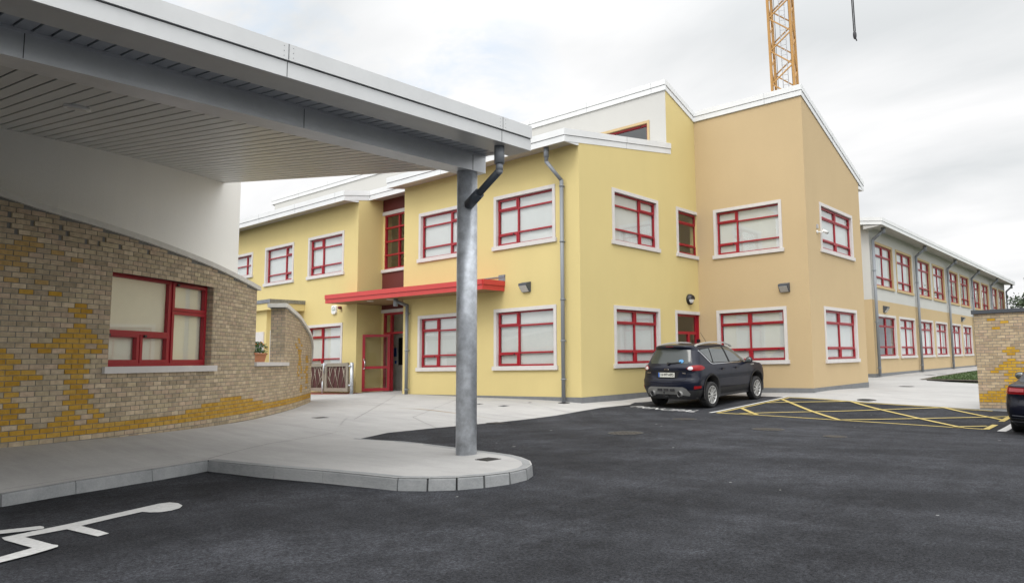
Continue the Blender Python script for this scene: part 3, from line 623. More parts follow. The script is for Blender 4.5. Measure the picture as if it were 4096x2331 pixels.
# --- red entrance canopy
def entrance_canopy():
    x0, x1, y0 = -25.1, -16.32, 14.34
    zb = lambda x: 3.765-(x-x0)*.0145
    w = MB(); th = .30
    w.prism([(x0, y0, zb(x0)+.02), (x1, y0, zb(x1)+.02), (x1, y0, zb(x1)+th), (x0, y0, zb(x0)+th)], (0, YA-y0-.002, 0)); o = w.build('entrance_canopy', M['redcan'], SB)
    w.__init__()
    for (p, q, n) in (((x0, y0), (x1, y0), (0, -1)), ((x1, y0), (x1, YA), (1, 0)), ((x0, y0), (x0, YA), (-1, 0))):
        F = MB(); n = Vector((*n, 0))
        for zo, z1, t0, t1 in ((0, .148, -.03, .012), (.148, .155, -.03, .004), (.155, .315, -.03, .04)):
            a = [Vector((*p, zb(p[0])))+n*t0, Vector((*q, zb(q[0])))+n*t0, Vector((*q, zb(q[0])))+n*t1, Vector((*p, zb(p[0])))+n*t1]
            F.hexa([v+Vector((0, 0, zo)) for v in a]+[v+Vector((0, 0, z1)) for v in a], 0 if zo != .148 else 1)
        F.build('canopy_edge', [M['redcan'], M['maroon']], o)
    S = MB(); y = y0+.03
    while y < YA-.02: S.hexa([(x0+.03, y, zb(x0)+.004), (x1-.03, y, zb(x1)+.004), (x1-.03, y+.085, zb(x1)+.004), (x0+.03, y+.085, zb(x0)+.004), (x0+.03, y, zb(x0)+.019), (x1-.03, y, zb(x1)+.019), (x1-.03, y+.085, zb(x1)+.019), (x0+.03, y+.085, zb(x0)+.019)]); y += .095
    # boards run on into the door recess
    y = YA+.01
    while y < YG-.03: S.box(XB+.002, -21.515, y, y+.085, zb(-23)-.0, zb(-23)+.018); y += .095
    S.build('timber_soffit', M['wood'], o)
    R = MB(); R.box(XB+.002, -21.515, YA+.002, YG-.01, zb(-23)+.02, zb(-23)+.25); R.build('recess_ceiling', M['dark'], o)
    for x, yy in ((-22.9, 14.8), (-21.7, 14.8)):
        Lm = MB(); Lm.cyl((x, yy, zb(x)-.006), (x, yy, zb(x)+.01), .12, n=20); Lm.build('downlight', M['whitep'], o)
    Fl = MB(); Fl.prism([(x1-.25, YA-.012, zb(x1)+.30), (x1+.05, YA-.012, zb(x1)+.30), (x1+.05, YA-.012, zb(x1)+.52), (x1-.25, YA-.012, zb(x1)+.52)], (0, .01, 0)); Fl.box(x0, x1+.03, YA-.03, YA-.002, zb(x1)+.44, zb(x1)+.47); Fl.build('lead_flashing', M['lead'], o)
entrance_canopy()
# --- porch beyond the gate
w = MB(); w.box(-33, -28.2, 13.8, YA-.002, 3.70, 3.97); w.box(-33, -28.75, 13.95, YA-.002, GB, 3.70); po = w.build('side_porch', M['yellow'], SB)
w = MB(); w.box(-33.03, -28.17, 13.77, YA-.002, 3.972, 4.12); w.build('lead_flashing', M['lead'], po)
w = MB(); w.box(-28.76, -28.70, 14.1, 14.3, .4, 2.9); w.box(-28.76, -28.70, 14.95, 15.1, .4, 2.9); w.box(-29.6, -28.9, 13.90, 13.97, .4, 2.85); w.build('surround', M['trim'], po)

# wall mounted things
GL = 'wedge shaped wall lights'
def wedge_light(fr, s, z, label, group=GL, sc_=1.0, name='wall_light'):
    w = MB(); h = .31*sc_; b = .17*sc_
    P = fr.p
    w.add([P(s-b, 0, z+h*.5), P(s+b, 0, z+h*.5), P(s+b, 0, z-h*.5), P(s-b, 0, z-h*.5), P(s-b, .20*sc_, z+h*.32), P(s+b, .20*sc_, z+h*.32), P(s+b, .20*sc_, z+h*.12), P(s-b, .20*sc_, z+h*.12), P(s-b, .05, z-h*.5), P(s+b, .05, z-h*.5)],
          [(0, 1, 5, 4), (4, 5, 6, 7), (0, 4, 7, 8, 3), (1, 2, 9, 6, 5), (3, 8, 9, 2), (0, 3, 2, 1), (7, 6, 9, 8)])
    t = thing(name, label, 'wall light', group); w.build('housing', M['lampb'], t)
    l = MB(); q = .015
    l.add([P(s-b+q*2, .197*sc_, z+h*.10), P(s+b-q*2, .197*sc_, z+h*.10), P(s+b-q*2, .05, z-h*.47), P(s-b+q*2, .05, z-h*.47), P(s-b+q*2, .215*sc_, z+h*.08), P(s+b-q*2, .215*sc_, z+h*.08), P(s+b-q*2, .075, z-h*.50), P(s-b+q*2, .075, z-h*.50)],
          [(4, 5, 6, 7), (0, 1, 5, 4), (1, 2, 6, 5), (2, 3, 7, 6), (3, 0, 4, 7)]); l.build('lens', M['lens'], t)
wedge_light(fA, -15.32, 3.69, 'dark wedge shaped light on the yellow wall right of the galvanised post')
wedge_light(fD, -9.80, 3.71, 'dark wedge shaped light on the peach wall above the window behind the parked car')
def bulkhead():
    t = thing('bulkhead_light', 'round black half hooded light above the red side door', 'wall light')
    w = MB(); c = Vector((XC, 21.08, 3.50)); r = .19
    w.cyl(c, c+Vector((.09, 0, 0)), r, r*.95, 24); n = 12
    pts = [c+Vector((.09, math.cos(math.pi*i/n)*r*.97, math.sin(math.pi*i/n)*r*.97)) for i in range(n+1)]; pts2 = [c+Vector((.17, math.cos(math.pi*i/n)*r*.72, math.sin(math.pi*i/n)*r*.72)) for i in range(n+1)]
    w.add(pts+pts2, [(i, i+1, n+2+i, n+1+i) for i in range(n)]+[tuple(range(n+1, 2*n+2))]); w.bar(c+Vector((.12, 0, 0)), c+Vector((.10, 0, -r)), .02)
    w.build('hood', M['blackp'], t); l = MB(); l.ball((c.x+.088, c.y, c.z), (.07, r*.78, r*.78), 20, 10); l.build('lens', M['whitep'], t)
bulkhead()
def cctv():
    t = thing('security_camera', 'small white bullet camera on the peach end wall', 'security camera')
    w = MB(); w.cyl((XE, 22.60, 5.60), (XE+.03, 22.60, 5.60), .055, n=14); w.cyl((XE+.03, 22.60, 5.60), (XE+.14, 22.66, 5.58), .02, n=8); w.cyl((XE+.14, 22.66, 5.58), (XE+.16, 22.78, 5.63), .025, n=8)
    w.cyl((XE+.14, 22.76, 5.66), (XE+.26, 22.90, 5.58), .05, n=14); w.build('camera_body', M['whitep'], t); l = MB(); l.cyl((XE+.26, 22.90, 5.58), (XE+.275, 22.915, 5.57), .042, n=14); l.build('lens', M['blackp'], t)
    b = MB(); b.box(XE, XE+.05, 22.57, 22.65, 5.72, 5.86); b.build('junction_box', M['cgrey'], t)
cctv()
def text_mesh(txt, size, sx=1, sy=1, shear=0, ext=0, bold=0):
    cu = bpy.data.curves.new('lettering', 'FONT'); cu.body = txt; cu.size = size; cu.align_x = 'CENTER'; cu.align_y = 'CENTER'; cu.shear = shear; cu.extrude = ext; cu.offset = bold; cu.resolution_u = 3
    o = bpy.data.objects.new('tmp_text', cu); COL.objects.link(o); bpy.context.view_layer.update()
    me = bpy.data.meshes.new_from_object(o.evaluated_get(bpy.context.evaluated_depsgraph_get())); bpy.data.objects.remove(o); bpy.data.curves.remove(cu)
    for v in me.vertices: v.co.x *= sx; v.co.y *= sy
    return me
def text_on(fr, txt, s, t, z, size, m, parent, name='lettering', sx=1, bold=0, flip=1):
    me = text_mesh(txt, size, sx, 1, bold=bold); me.transform(Matrix(((fr.e.x*flip, 0, fr.n.x, fr.o.x+fr.e.x*s+fr.n.x*t), (fr.e.y*flip, 0, fr.n.y, fr.o.y+fr.e.y*s+fr.n.y*t), (0, 1, 0, z), (0, 0, 0, 1))))
    me.materials.clear(); me.materials.append(m); o = bpy.data.objects.new(name, me); COL.objects.link(o); o.parent = parent; return o
def alarm():
    t = thing('alarm_box', 'white alarm box with green lettering on the yellow wall under the red canopy', 'alarm box')
    w = MB(); s, z = -25.93, 3.62
    pts = [(s-.16, z+.13), (s-.12, z+.17), (s+.12, z+.17), (s+.16, z+.13), (s+.15, z-.12), (s+.09, z-.17), (s-.09, z-.17), (s-.15, z-.12)]
    w.prism([fA.p(a, 0, b) for a, b in pts], (0, -.07, 0)); w.build('alarm_cover', M['whitep'], t)
    gm = mat('green_print', (.03, .16, .10), .5)
    r = MB(); r.bar(fA.p(s-.12, .074, z+.04), fA.p(s, .074, z+.10), .008, .012); r.bar(fA.p(s, .074, z+.10), fA.p(s+.12, .074, z+.04), .008, .012); r.build('print', gm, t)
    text_on(fA, 'G4 ALARMS', s, .073, z-.01, .06, gm, t, 'lettering', .75, .002); text_on(fA, 'SECURITY', s, .073, z-.07, .035, gm, t, 'lettering', .9)
    b = thing('alarm_bell', 'small red alarm sounder on the yellow wall beside the white alarm box', 'alarm')
    w = MB(); w.cyl(fA.p(-25.50, 0, 3.67), fA.p(-25.50, .05, 3.67), .06, n=14); w.ball(fA.p(-25.50, .075, 3.67), (.075, .06, .06), 14, 8); w.build('sounder', M['maroon'], b)
    c = MB(); c.cyl(fA.p(-25.44, .01, 3.62), fA.p(-25.43, .01, 3.5), .01, n=6); c.build('cable', M['maroon'], b)
alarm()
wedge_light(fA, -28.75, 3.83, 'dark light on the yellow wall just above the curved brick coping', None, .8)

# ------------------------------------------------------------------ far classroom wing
WG = thing('classroom_wing', 'long far classroom wing white above and peach below with buff trimmed upper windows', 'building')
XR = -10.85; fR = FY(XR); Y0, Y1 = 34.0, 72.5
ups = [(34.60, 37.74), (38.28, 41.35), (42.30, 45.42), (46.0, 48.9), (49.95, 52.91), (53.6, 56.5), (57.6, 60.6), (61.25, 64.2), (65.2, 68.2), (68.85, 71.8)]
ups = [(34.62+7.68*k, 37.72+7.68*k) for k in range(5)]+[(38.30+7.68*k, 41.36+7.68*k) for k in range(5)]
holes_u = [window(WG, fR, a, b, 4.71, 7.03, (.5,), (.27, .77), ((0, 0), (1, 0), (0, 2), (1, 2)), trim='trimy', gl='glassR', sur=.12, blgap=.12) for a, b in ups]
holes_l = [window(WG, fR, a, b, 1.22, 3.42, (.5,), (.25, .76), ((0, 0), (1, 0), (0, 2), (1, 2)), gl='glassR', sur=.12, blind='blind' if i else None) for i, (a, b) in enumerate(ups)]
wall_mesh(fR, Y0, Y1, 4.10, 7.72, holes_u).build('upper_wall', M['white'], WG, fix=False)
wall_mesh(fR, Y0, Y1, GB, 4.10, holes_l).build('lower_wall', M['peach'], WG, fix=False)
w = MB(); w.quad((XR, Y0, 4.10), (-26, Y0, 4.10), (-26, Y0, 7.4), (XR, Y0, 7.72)); w.quad((XR, Y1, GB), (XR, Y1, 7.7), (-26, Y1, 7.4), (-26, Y1, GB)); w.quad((-26, Y0, GB), (-26, Y1, GB), (-26, Y1, 7.4), (-26, Y0, 7.4)); w.build('end_wall', M['white'], WG, fix=False)
w = MB(); w.quad((XR, Y0, GB), (-26, Y0, GB), (-26, Y0, 4.10), (XR, Y0, 4.10)); w.build('lower_wall', M['peach'], WG, fix=False)
w = MB(); fR.box(w, Y0-.012, Y1, -.1, .012, GB, .52); w.box(-26, XR-.1, Y0-.012, Y0+.1, GB, .52); w.build('plinth', M['plinth'], WG)
w = MB(); w.box(XR-2.4, XR-2.3, Y0+.3, Y1-.2, GB, 7.5); w.box(XR-2.3, XR-.35, Y0+.3, Y1-.2, 4.0, 4.2); w.build('room_partition', M['room'], WG)
zr = lambda x: 7.56+(-10.0-x)*.12
w = MB(); w.prism([(-10.0, 33.4, zr(-10)), (-18, 33.4, zr(-18)), (-26.5, 33.4, zr(-10)), (-26.5, 33.4, zr(-10)+.33), (-18, 33.4, zr(-18)+.33), (-10.0, 33.4, zr(-10)+.33)], (0, 39.4, 0)); w.build('roof', M['soffit'], WG)
fascia(WG, (-10.0, 33.4, zr(-10)), (-10.0, 72.8, zr(-10)), (1, 0, 0), .35, ov=.02)
fascia(WG, (-18, 33.4, zr(-18)), (-10.0, 33.4, zr(-10)), (0, -1, 0), .35, ov=.01)
w = MB(); w.prism([(XR-.05, 33.42, 7.60), (-10.02, 33.42, 7.56), (-10.3, 33.42, 7.50), (XR-.05, 33.42, 7.44)], (0, .57, 0)); w.build('eave_end', M['soffit'], WG)
for k in range(5):
    y = 34.15+7.68*k
    downpipe(WG, [(-10.25, y+.25, 7.58), (-10.25, y+.25, 7.42), (-10.70, y, 7.0), (-10.70, y, .40)], .075, (5.5, 3.0, .8), (-1, 0), m='pipe')
downpipe(WG, [(-10.25, 72.55, 7.58), (-10.25, 72.5, 7.42), (-10.70, 72.4, 7.0), (-10.70, 72.4, .40)], .075, (), (-1, 0))
wedge_light(fR, 35.85, 3.70, 'dark light on the peach wall of the far wing beside the first downpipe', 'lights on the far classroom wing', 1.1)
wedge_light(fR, 53.5, 3.80, 'dark light halfway along the peach wall of the far wing', 'lights on the far classroom wing', 1.1)

# ------------------------------------------------------------------ curved brick entrance block
BASE = [(-12.05, -1.0), (-12.12, 0.2), (-12.3, 1.2), (-12.45, 2.0), (-12.608, 2.649), (-12.735, 3.124), (-12.9, 3.6), (-13.198, 4.25), (-13.72, 5.09), (-14.43, 6.05), (-15.239, 6.95), (-16.0, 7.68), (-16.617, 8.234), (-17.418, 8.93), (-18.55, 9.83), (-19.717, 10.67), (-20.75, 11.42), (-21.35, 11.78), (-21.95, 12.0), (-22.7, 12.15)]
def catmull(P, n=8):
    out = []; P = [np.array(p) for p in [P[0]]+P+[P[-1]]]
    for i in range(1, len(P)-2):
        p0, p1, p2, p3 = P[i-1:i+3]
        for k in range(n):
            t = k/n; out.append(.5*((2*p1)+(-p0+p2)*t+(2*p0-5*p1+4*p2-p3)*t*t+(-p0+3*p1-3*p2+p3)*t**3))
    out.append(P[-2]); return np.array(out)
CV = catmull(BASE); SV = np.r_[0, np.cumsum(np.hypot(*(CV[1:]-CV[:-1]).T))]
def cu(u, t=0):                         # point on the curve at arc length u, t metres outwards
    u = min(max(u, 0), SV[-1]-1e-4); i = min(int(np.searchsorted(SV, u, 'right'))-1, len(CV)-2)
    k = (u-SV[i])/(SV[i+1]-SV[i]); p = CV[i]+(CV[i+1]-CV[i])*k
    def tg(i): i = min(max(i, 1), len(CV)-2); d = CV[i+1]-CV[i-1]; return d/np.hypot(*d)
    d = tg(i)*(1-k)+tg(i+1)*k; d /= np.hypot(*d)
    return (p[0]+d[1]*t, p[1]-d[0]*t)
KEYT = [(0, 4.25), (2, 4.05), (3.5, 3.80), (3.95, 3.71), (4.42, 3.64), (5.24, 3.54), (5.99, 3.46), (7.31, 3.32), (8.24, 3.21), (9.46, 3.085)]
KEYP = [(11.69, 2.88), (12.39, 2.79), (13.41, 2.69), (14.57, 2.52), (15.41, 2.36), (15.93, 2.20), (16.3, 2.0), (16.7, 1.7), (17.1, 1.4)]
def lerp(K, u):
    if u <= K[0][0]: return K[0][1]
    for (a, p), (b, q) in zip(K, K[1:]):
        if u <= b: return p+(q-p)*(u-a)/(b-a)
    return K[-1][1]
UE, UP, UEND = 9.44, 11.69, 17.1
BW = thing('brick_entrance_block', 'curved buff brick wall with yellow brick pattern, stone coping and white upper wall', 'building')
def strip(u0, u1, zb, zt, t0, t1, mb, step=.25):
    n = max(1, int((u1-u0)/step+.99)); us = [u0+(u1-u0)*i/n for i in range(n+1)]
    f = lambda q, u: q(u) if callable(q) else q
    for a, b in zip(us, us[1:]):
        A0, A1, B0_, B1_ = cu(a, t0), cu(a, t1), cu(b, t0), cu(b, t1)
        mb.hexa([(*A0, f(zb, a)), (*B0_, f(zb, b)), (*B1_, f(zb, b)), (*A1, f(zb, a)), (*A0, f(zt, a)), (*B0_, f(zt, b)), (*B1_, f(zt, b)), (*A1, f(zt, a))])
WU0, WU1, WZ0, WZ1 = 5.066, 7.486, 1.44, 2.965
def brick_block():
    w = MB(); T0, T1 = -.33, -.006; TK = lambda u: lerp(KEYT, u)
    strip(0, WU0, GB, TK, T0, T1, w); strip(WU0, WU1, GB, WZ0, T0, T1, w); strip(WU0, WU1, WZ1, TK, T0, T1, w); strip(WU1, UE, GB, TK, T0, T1, w)
    strip(UE, UP, GB, 1.44, T0, T1, w); strip(UP, UEND, GB, lambda u: lerp(KEYP, u), T0, T1, w)
    w.build('mortar_core', M['mortar'], BW)
    # individual bricks
    L = .181; C = .0748; Z0 = .506
    MOT = [(37, 3.77, 3.95), (36, 3.7, 4.03), (35, 3.04, 3.95), (34, 3.05, 3.86), (33, 3.05, 3.77), (32, 3.06, 3.86), (31, 3.06, 3.59), (31, 3.78, 3.95), (35, 4.14, 4.31), (34, 4.41, 4.6), (29, 3.61, 3.77), (29, 3.97, 4.14), (27, 3.78, 3.96), (27, 4.14, 4.32), (25, 4.51, 4.69), (24, 4.42, 4.78), (23, 4.51, 4.69), (21, 4.52, 4.69), (20, 4.43, 4.78), (19, 4.34, 4.88), (18, 4.24, 4.97), (17, 3.97, 4.7), (17, 4.89, 5.06), (16, 2.9, 3.7), (16, 4.07, 4.24), (16, 4.43, 4.97), (15, 2.9, 3.78), (15, 4.34, 4.7), (14, 2.9, 3.88), (14, 4.44, 4.8), (13, 2.9, 3.79), (13, 4.34, 4.7), (12, 2.9, 4.06), (12, 4.44, 4.8), (11, 2.9, 4.14), (11, 4.52, 4.69), (10, 2.9, 3.88), (10, 4.43, 4.8), (9, 2.9, 3.79), (9, 4.52, 4.7), (8, 3.71, 3.88), (8, 4.43, 4.8), (7, 2.9, 3.79), (7, 4.52, 4.88), (6, 3.71, 3.88), (6, 4.43, 4.8), (5, 2.9, 3.98), (5, 4.53, 4.89), (4, 2.9, 3.88), (4, 4.44, 4.62), (4, 4.81, 4.99), (3, 2.9, 3.98), (3, 4.35, 4.71), (3, 4.89, 5.07), (2, 2.9, 3.71), (2, 3.9, 4.07), (2, 4.26, 4.62), (2, 4.82, 5.0),
           (22, 13.4, 13.6), (21, 13.34, 13.7), (20, 12.94, 13.14), (21, 13.45, 13.71), (20, 13.85, 14.1), (19, 13.05, 13.3), (18, 13.25, 13.91), (17, 13.34, 13.82), (16, 13.53, 13.8), (15, 13.53, 13.88), (14, 13.42, 13.91), (13, 13.33, 13.97), (12, 13.26, 13.5), (12, 13.86, 14.15), (11, 13.35, 13.6), (11, 13.92, 14.21), (10, 13.28, 13.52), (10, 13.89, 14.18), (9, 13.38, 13.63), (8, 14.0, 14.3), (16, 14.95, 15.29), (15, 14.95, 15.32), (14, 14.96, 15.34), (12, 14.88, 15.4), (11, 14.89, 15.41), (10, 14.67, 14.98), (9, 15.0, 15.37), (8, 14.87, 15.34), (7, 15.01, 15.34), (6, 14.95, 15.42), (4, 14.88, 15.16), (5, 13.95, 14.24), (4, 13.84, 14.38), (3, 14.02, 14.27),
           (0, 0, 18), (1, 0, 18), (2, 6.81, 10.07), (3, 7.33, 9.38), (4, 7.87, 8.76)]
    mot = {}
    for k, a, b in MOT: mot.setdefault(k, []).append((a-.035, b+.035))
    weeps = [(3.6, 41), (3.6, 39), (3.78, 38), (3.88, 40), (4.23, 40), (4.23, 38), (4.41, 39), (4.88, 39), (4.69, 38), (5.16, 38), (5.64, 38)]
    w = MB(); rnd = random.Random(3); j = .0055
    def colour(k, um):
        if any(a < um < b for a, b in mot.get(k, ())):
            v = rnd.uniform(.86, 1.08); return rnd.choice([(.45, .26, .035), (.42, .235, .028), (.47, .285, .055)]) if k < 29 else (.42, .28, .11)
        base = rnd.choice([(.47, .375, .255), (.43, .34, .23), (.50, .405, .28), (.40, .32, .22), (.46, .35, .245), (.37, .30, .20), (.44, .36, .235)]); v = rnd.uniform(.86, 1.1)
        return tuple(c*v for c in base)
    def brick(u0, u1, z0, z1, col, t=0.0):
        nseg = 1
        A, B_, A2, B2 = cu(u0, t), cu(u1, t), cu(u0, -.02), cu(u1, -.02)
        w.add([(*A, z0), (*B_, z0), (*B_, z1), (*A, z1), (*A2, z0), (*B2, z0), (*B2, z1), (*A2, z1)], [(0, 1, 2, 3), (3, 2, 6, 7), (0, 4, 5, 1), (0, 3, 7, 4), (1, 5, 6, 2)], 0, col)
    for k in range(-7, 52):
        zc = Z0+k*C; z0, z1 = zc-C/2+j, zc+C/2-j
        off = 4.5135 if k % 2 else 4.423
        i = math.floor((0.1-off)/L)
        while off+i*L < UEND-.02:
            a = off+i*L; b = a+L; i += 1; um = (a+b)/2
            if b <= .02: continue
            segs = [(max(a, .02), min(b, UEND))]
            if rnd.random() < .45 and um > 11.7 and not any(p < um < q for p, q in mot.get(k, ())): segs = [(a, um), (um, b)]
            for sa, sb in segs:
                cuts = []
                if sb <= sa+.02: continue
                # clip against openings and the ends
                if zc > 1.42 and sa < UP and sb > UE:
                    if sa < UE-.03: sb = UE
                    elif sb > UP+.03: sa = UP
                    else: continue
                if WZ0-.03 < zc < WZ1-.0 and sa < WU1 and sb > WU0:
                    if sa < WU0-.03: sb = WU0
                    elif sb > WU1+.03: sa = WU1
                    else: continue
                if sb-sa < .03: continue
                m2 = (sa+sb)/2; top = lerp(KEYT, m2) if m2 < UE+.001 else (1.44 if m2 < UP else lerp(KEYP, m2))
                top -= .012
                if z0 > top-.018: continue
                zt = min(z1, top)
                if zt-z0 < C*.55 and m2 < UE: continue
                col = colour(k, um)
                proud = 0.0
                for wu, wk in weeps:
                    if wk == k and abs(sa-wu) < .1: proud = .02; sa += .035
                brick(sa+j, sb-j, z0, zt, col, proud)
    # brick reveals: pier side face and the window jambs
    def face(u, tt0, tt1, z0_, z1_, sgn):
        p = np.array(cu(u, 0)); q = np.array(cu(u, -.33)); nd = (q-p)/np.hypot(*(q-p)); tg = np.array([-nd[1], nd[0]])*sgn
        k = -7
        while Z0+k*C < z1_:
            zc = Z0+k*C; a0 = tt0 if k % 2 else tt0-.09
            if zc > z0_:
                while a0 < tt1-.01:
                    a, b = max(a0, tt0), min(a0+L, tt1); a0 += L
                    if b-a < .02: continue
                    A = p+nd*(a+j)+tg*.005; B_ = p+nd*(b-j)+tg*.005; A2 = p+nd*(a+j)-tg*.02; B2 = p+nd*(b-j)-tg*.02; zz0, zz1 = zc-C/2+j, min(zc+C/2-j, z1_)
                    if zz1 > zz0: w.add([(*A, zz0), (*B_, zz0), (*B_, zz1), (*A, zz1), (*A2, zz0), (*B2, zz0), (*B2, zz1), (*A2, zz1)], [(0, 1, 2, 3), (3, 2, 6, 7), (0, 4, 5, 1), (0, 3, 7, 4), (1, 5, 6, 2)], 0, tuple(c*.93 for c in colour(-99, 0)))
            k += 1
    face(UP, .0, .33, 1.44, 2.86, 1); face(UE, .0, .33, 1.44, 3.05, -1); face(WU1, .0, .2, WZ0, WZ1, 1); face(WU0, 0, .2, WZ0, WZ1, -1)
    w.build('brickwork', M['brick'], BW)
    # copings
    w = MB(); strip(0, UE+.1, lambda u: lerp(KEYT, u), lambda u: lerp(KEYT, u)+.09, -.40, .05, w)
    w.build('coping', M['coping'], BW)
    w = MB(); strip(UP-.16, UEND, lambda u: lerp(KEYP, max(u, UP))+.0, lambda u: lerp(KEYP, max(u, UP))+.10, -.38, .05, w, .15); w.build('coping', M['coping'], BW)
    w = MB(); strip(UE-.03, 12.0, 1.442, 1.527, -.36, .05, w); w.build('sill', M['trim'], BW)
    # concrete footing strip
    w = MB(); strip(0, 5.5, GB, lambda u: .425-.01*u, -.3, .006, w); w.build('footing', M['kerb'], BW)
    # white upper wall, set back behind the coping
    w = MB(); strip(0, 9.42, lambda u: lerp(KEYT, u)-.3, lambda u: 4.316+.139*(-8.73-cu(u, -.4)[0])+.25, -.75, -.40, w); w.build('upper_wall', M['lifted_white'], BW)
    w = MB(); strip(0, 8.3, lambda u: 3.2, 3.35, -5.5, -.76, w); w.build('flat_roof', M['roof'], BW)
brick_block()
def brick_window():
    a = Vector((*cu(WU0, 0), 0)); b = Vector((*cu(WU1, 0), 0)); e = (b-a).normalized(); n = Vector((e.y, -e.x, 0)); W = (b-a).length
    fr = Frame(a, e, n); z0, z1 = 1.49, WZ1-.005; tf = -.13
    F = MB(); q = .06
    fr.box(F, 0, W, tf-.06, tf, z1-q, z1); fr.box(F, 0, W, tf-.06, tf+.012, z0-.02, z0+q*.6); fr.box(F, 0, q, tf-.058, tf-.002, z0, z1); fr.box(F, W-q, W, tf-.058, tf-.002, z0, z1)
    m = 1.45; fr.box(F, m-.045, m+.045, tf-.058, tf+.004, z0, z1); fr.box(F, q, m, tf-.057, tf+.002, 1.98, 2.05); fr.box(F, m, W-q, tf-.057, tf+.002, 2.42, 2.49); fr.box(F, .72, .80, tf-.056, tf+.003, z0, 2.0)
    def sash(x0, x1, y0, y1, r=.055, t=.022):
        fr.box(F, x0, x1, tf-.05, tf+t, y1-r, y1); fr.box(F, x0, x1, tf-.05, tf+t, y0, y0+r); fr.box(F, x0, x0+r, tf-.05, tf+t, y0+r, y1-r); fr.box(F, x1-r, x1, tf-.05, tf+t, y0+r, y1-r)
    sash(.03, .75, z0+.03, 1.99); sash(.77, m-.02, z0+.03, 1.99); sash(m+.03, W-.03, 2.44, z1-.03); sash(m+.03, W-.03, z0+.03, 2.43)
    for x0, x1, z in ((.10, .66, 1.965), (.86, 1.36, 1.965), (m+.14, W-.12, z1-.06)):
        fr.box(F, x0, x1, tf+.022, tf+.05, z-.014, z+.012); fr.box(F, x0-.03, x0+.02, tf+.022, tf+.052, z-.02, z+.02, 1)
    o = F.build('window', [M['red'], M['blackp']], BW)
    P = MB(); P.quad(fr.p(.02, tf-.03, z0), fr.p(W-.02, tf-.03, z0), fr.p(W-.02, tf-.03, z1), fr.p(.02, tf-.03, z1)); P.build('pane', M['glass'], o)
    B_ = MB(); fr.box(B_, -.05, m-.03, tf-.075, tf-.07, z0-.02, z1+.02); fr.box(B_, m+.0, W-.07, tf-.075, tf-.07, z0-.02, z1+.02); B_.build('blind', M['blindc'], o)
    S = MB(); strip(WU0-.09, WU1+.12, 1.36, 1.466, -.2, .055, S); S.build('sill', M['trim'], o)
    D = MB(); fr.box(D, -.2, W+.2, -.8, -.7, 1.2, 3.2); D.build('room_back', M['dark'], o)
brick_window()

def planter():
    c = cu(9.80, -.12); d = np.array(cu(10.1, -.12))-np.array(cu(9.5, -.12)); d /= np.hypot(*d); n = np.array([d[1], -d[0]])
    t = thing('flower_box', 'terracotta window box of green leaves and orange marigolds on the brick wall sill', 'plant')
    w = MB(); z0 = 1.529; L0, L1, W0, W1, H = .36, .42, .09, .12, .20
    P = lambda a, b, z: (c[0]+d[0]*a+n[0]*b, c[1]+d[1]*a+n[1]*b, z)
    w.add([P(-L0, -W0, z0), P(L0, -W0, z0), P(L0, W0, z0), P(-L0, W0, z0), P(-L1, -W1, z0+H), P(L1, -W1, z0+H), P(L1, W1, z0+H), P(-L1, W1, z0+H)], [(3, 2, 1, 0), (0, 1, 5, 4), (1, 2, 6, 5), (2, 3, 7, 6), (3, 0, 4, 7), (4, 5, 6, 7)])
    q = .012; w.hexa([P(-L1-q, -W1-q, z0+H-.035), P(L1+q, -W1-q, z0+H-.035), P(L1+q, W1+q, z0+H-.035), P(-L1-q, W1+q, z0+H-.035), P(-L1-q, -W1-q, z0+H), P(L1+q, -W1-q, z0+H), P(L1+q, W1+q, z0+H), P(-L1-q, W1+q, z0+H)])
    w.build('trough', M['terra'], t)
    l = MB(); r = random.Random(5)
    for i in range(900):
        a = r.uniform(-.42, .42); b = r.uniform(-.14, .14); z = z0+H+r.uniform(-.03, .26)*(1-abs(a)*.5); s = r.uniform(.012, .03)
        v = Vector((r.gauss(0, 1), r.gauss(0, 1), r.gauss(0, 1))).normalized(); u = v.orthogonal().normalized()*s; v = v.cross(u).normalized()*s*.6; p = Vector(P(a, b, z))
        l.quad(p-u, p-v, p+u, p+v)
    l.build('foliage', M['leaf'], t, fix=False)
    f = MB()
    for a, b, z in ((.30, .03, .24), (.36, .05, .20), (.12, .04, .20), (.38, .1, .12), (.02, .0, .19)):
        p = P(a, b, z0+H+z); f.ball(p, (.028, .028, .016), 8, 5)
    f.build('flower', M['orange'], t)
planter()

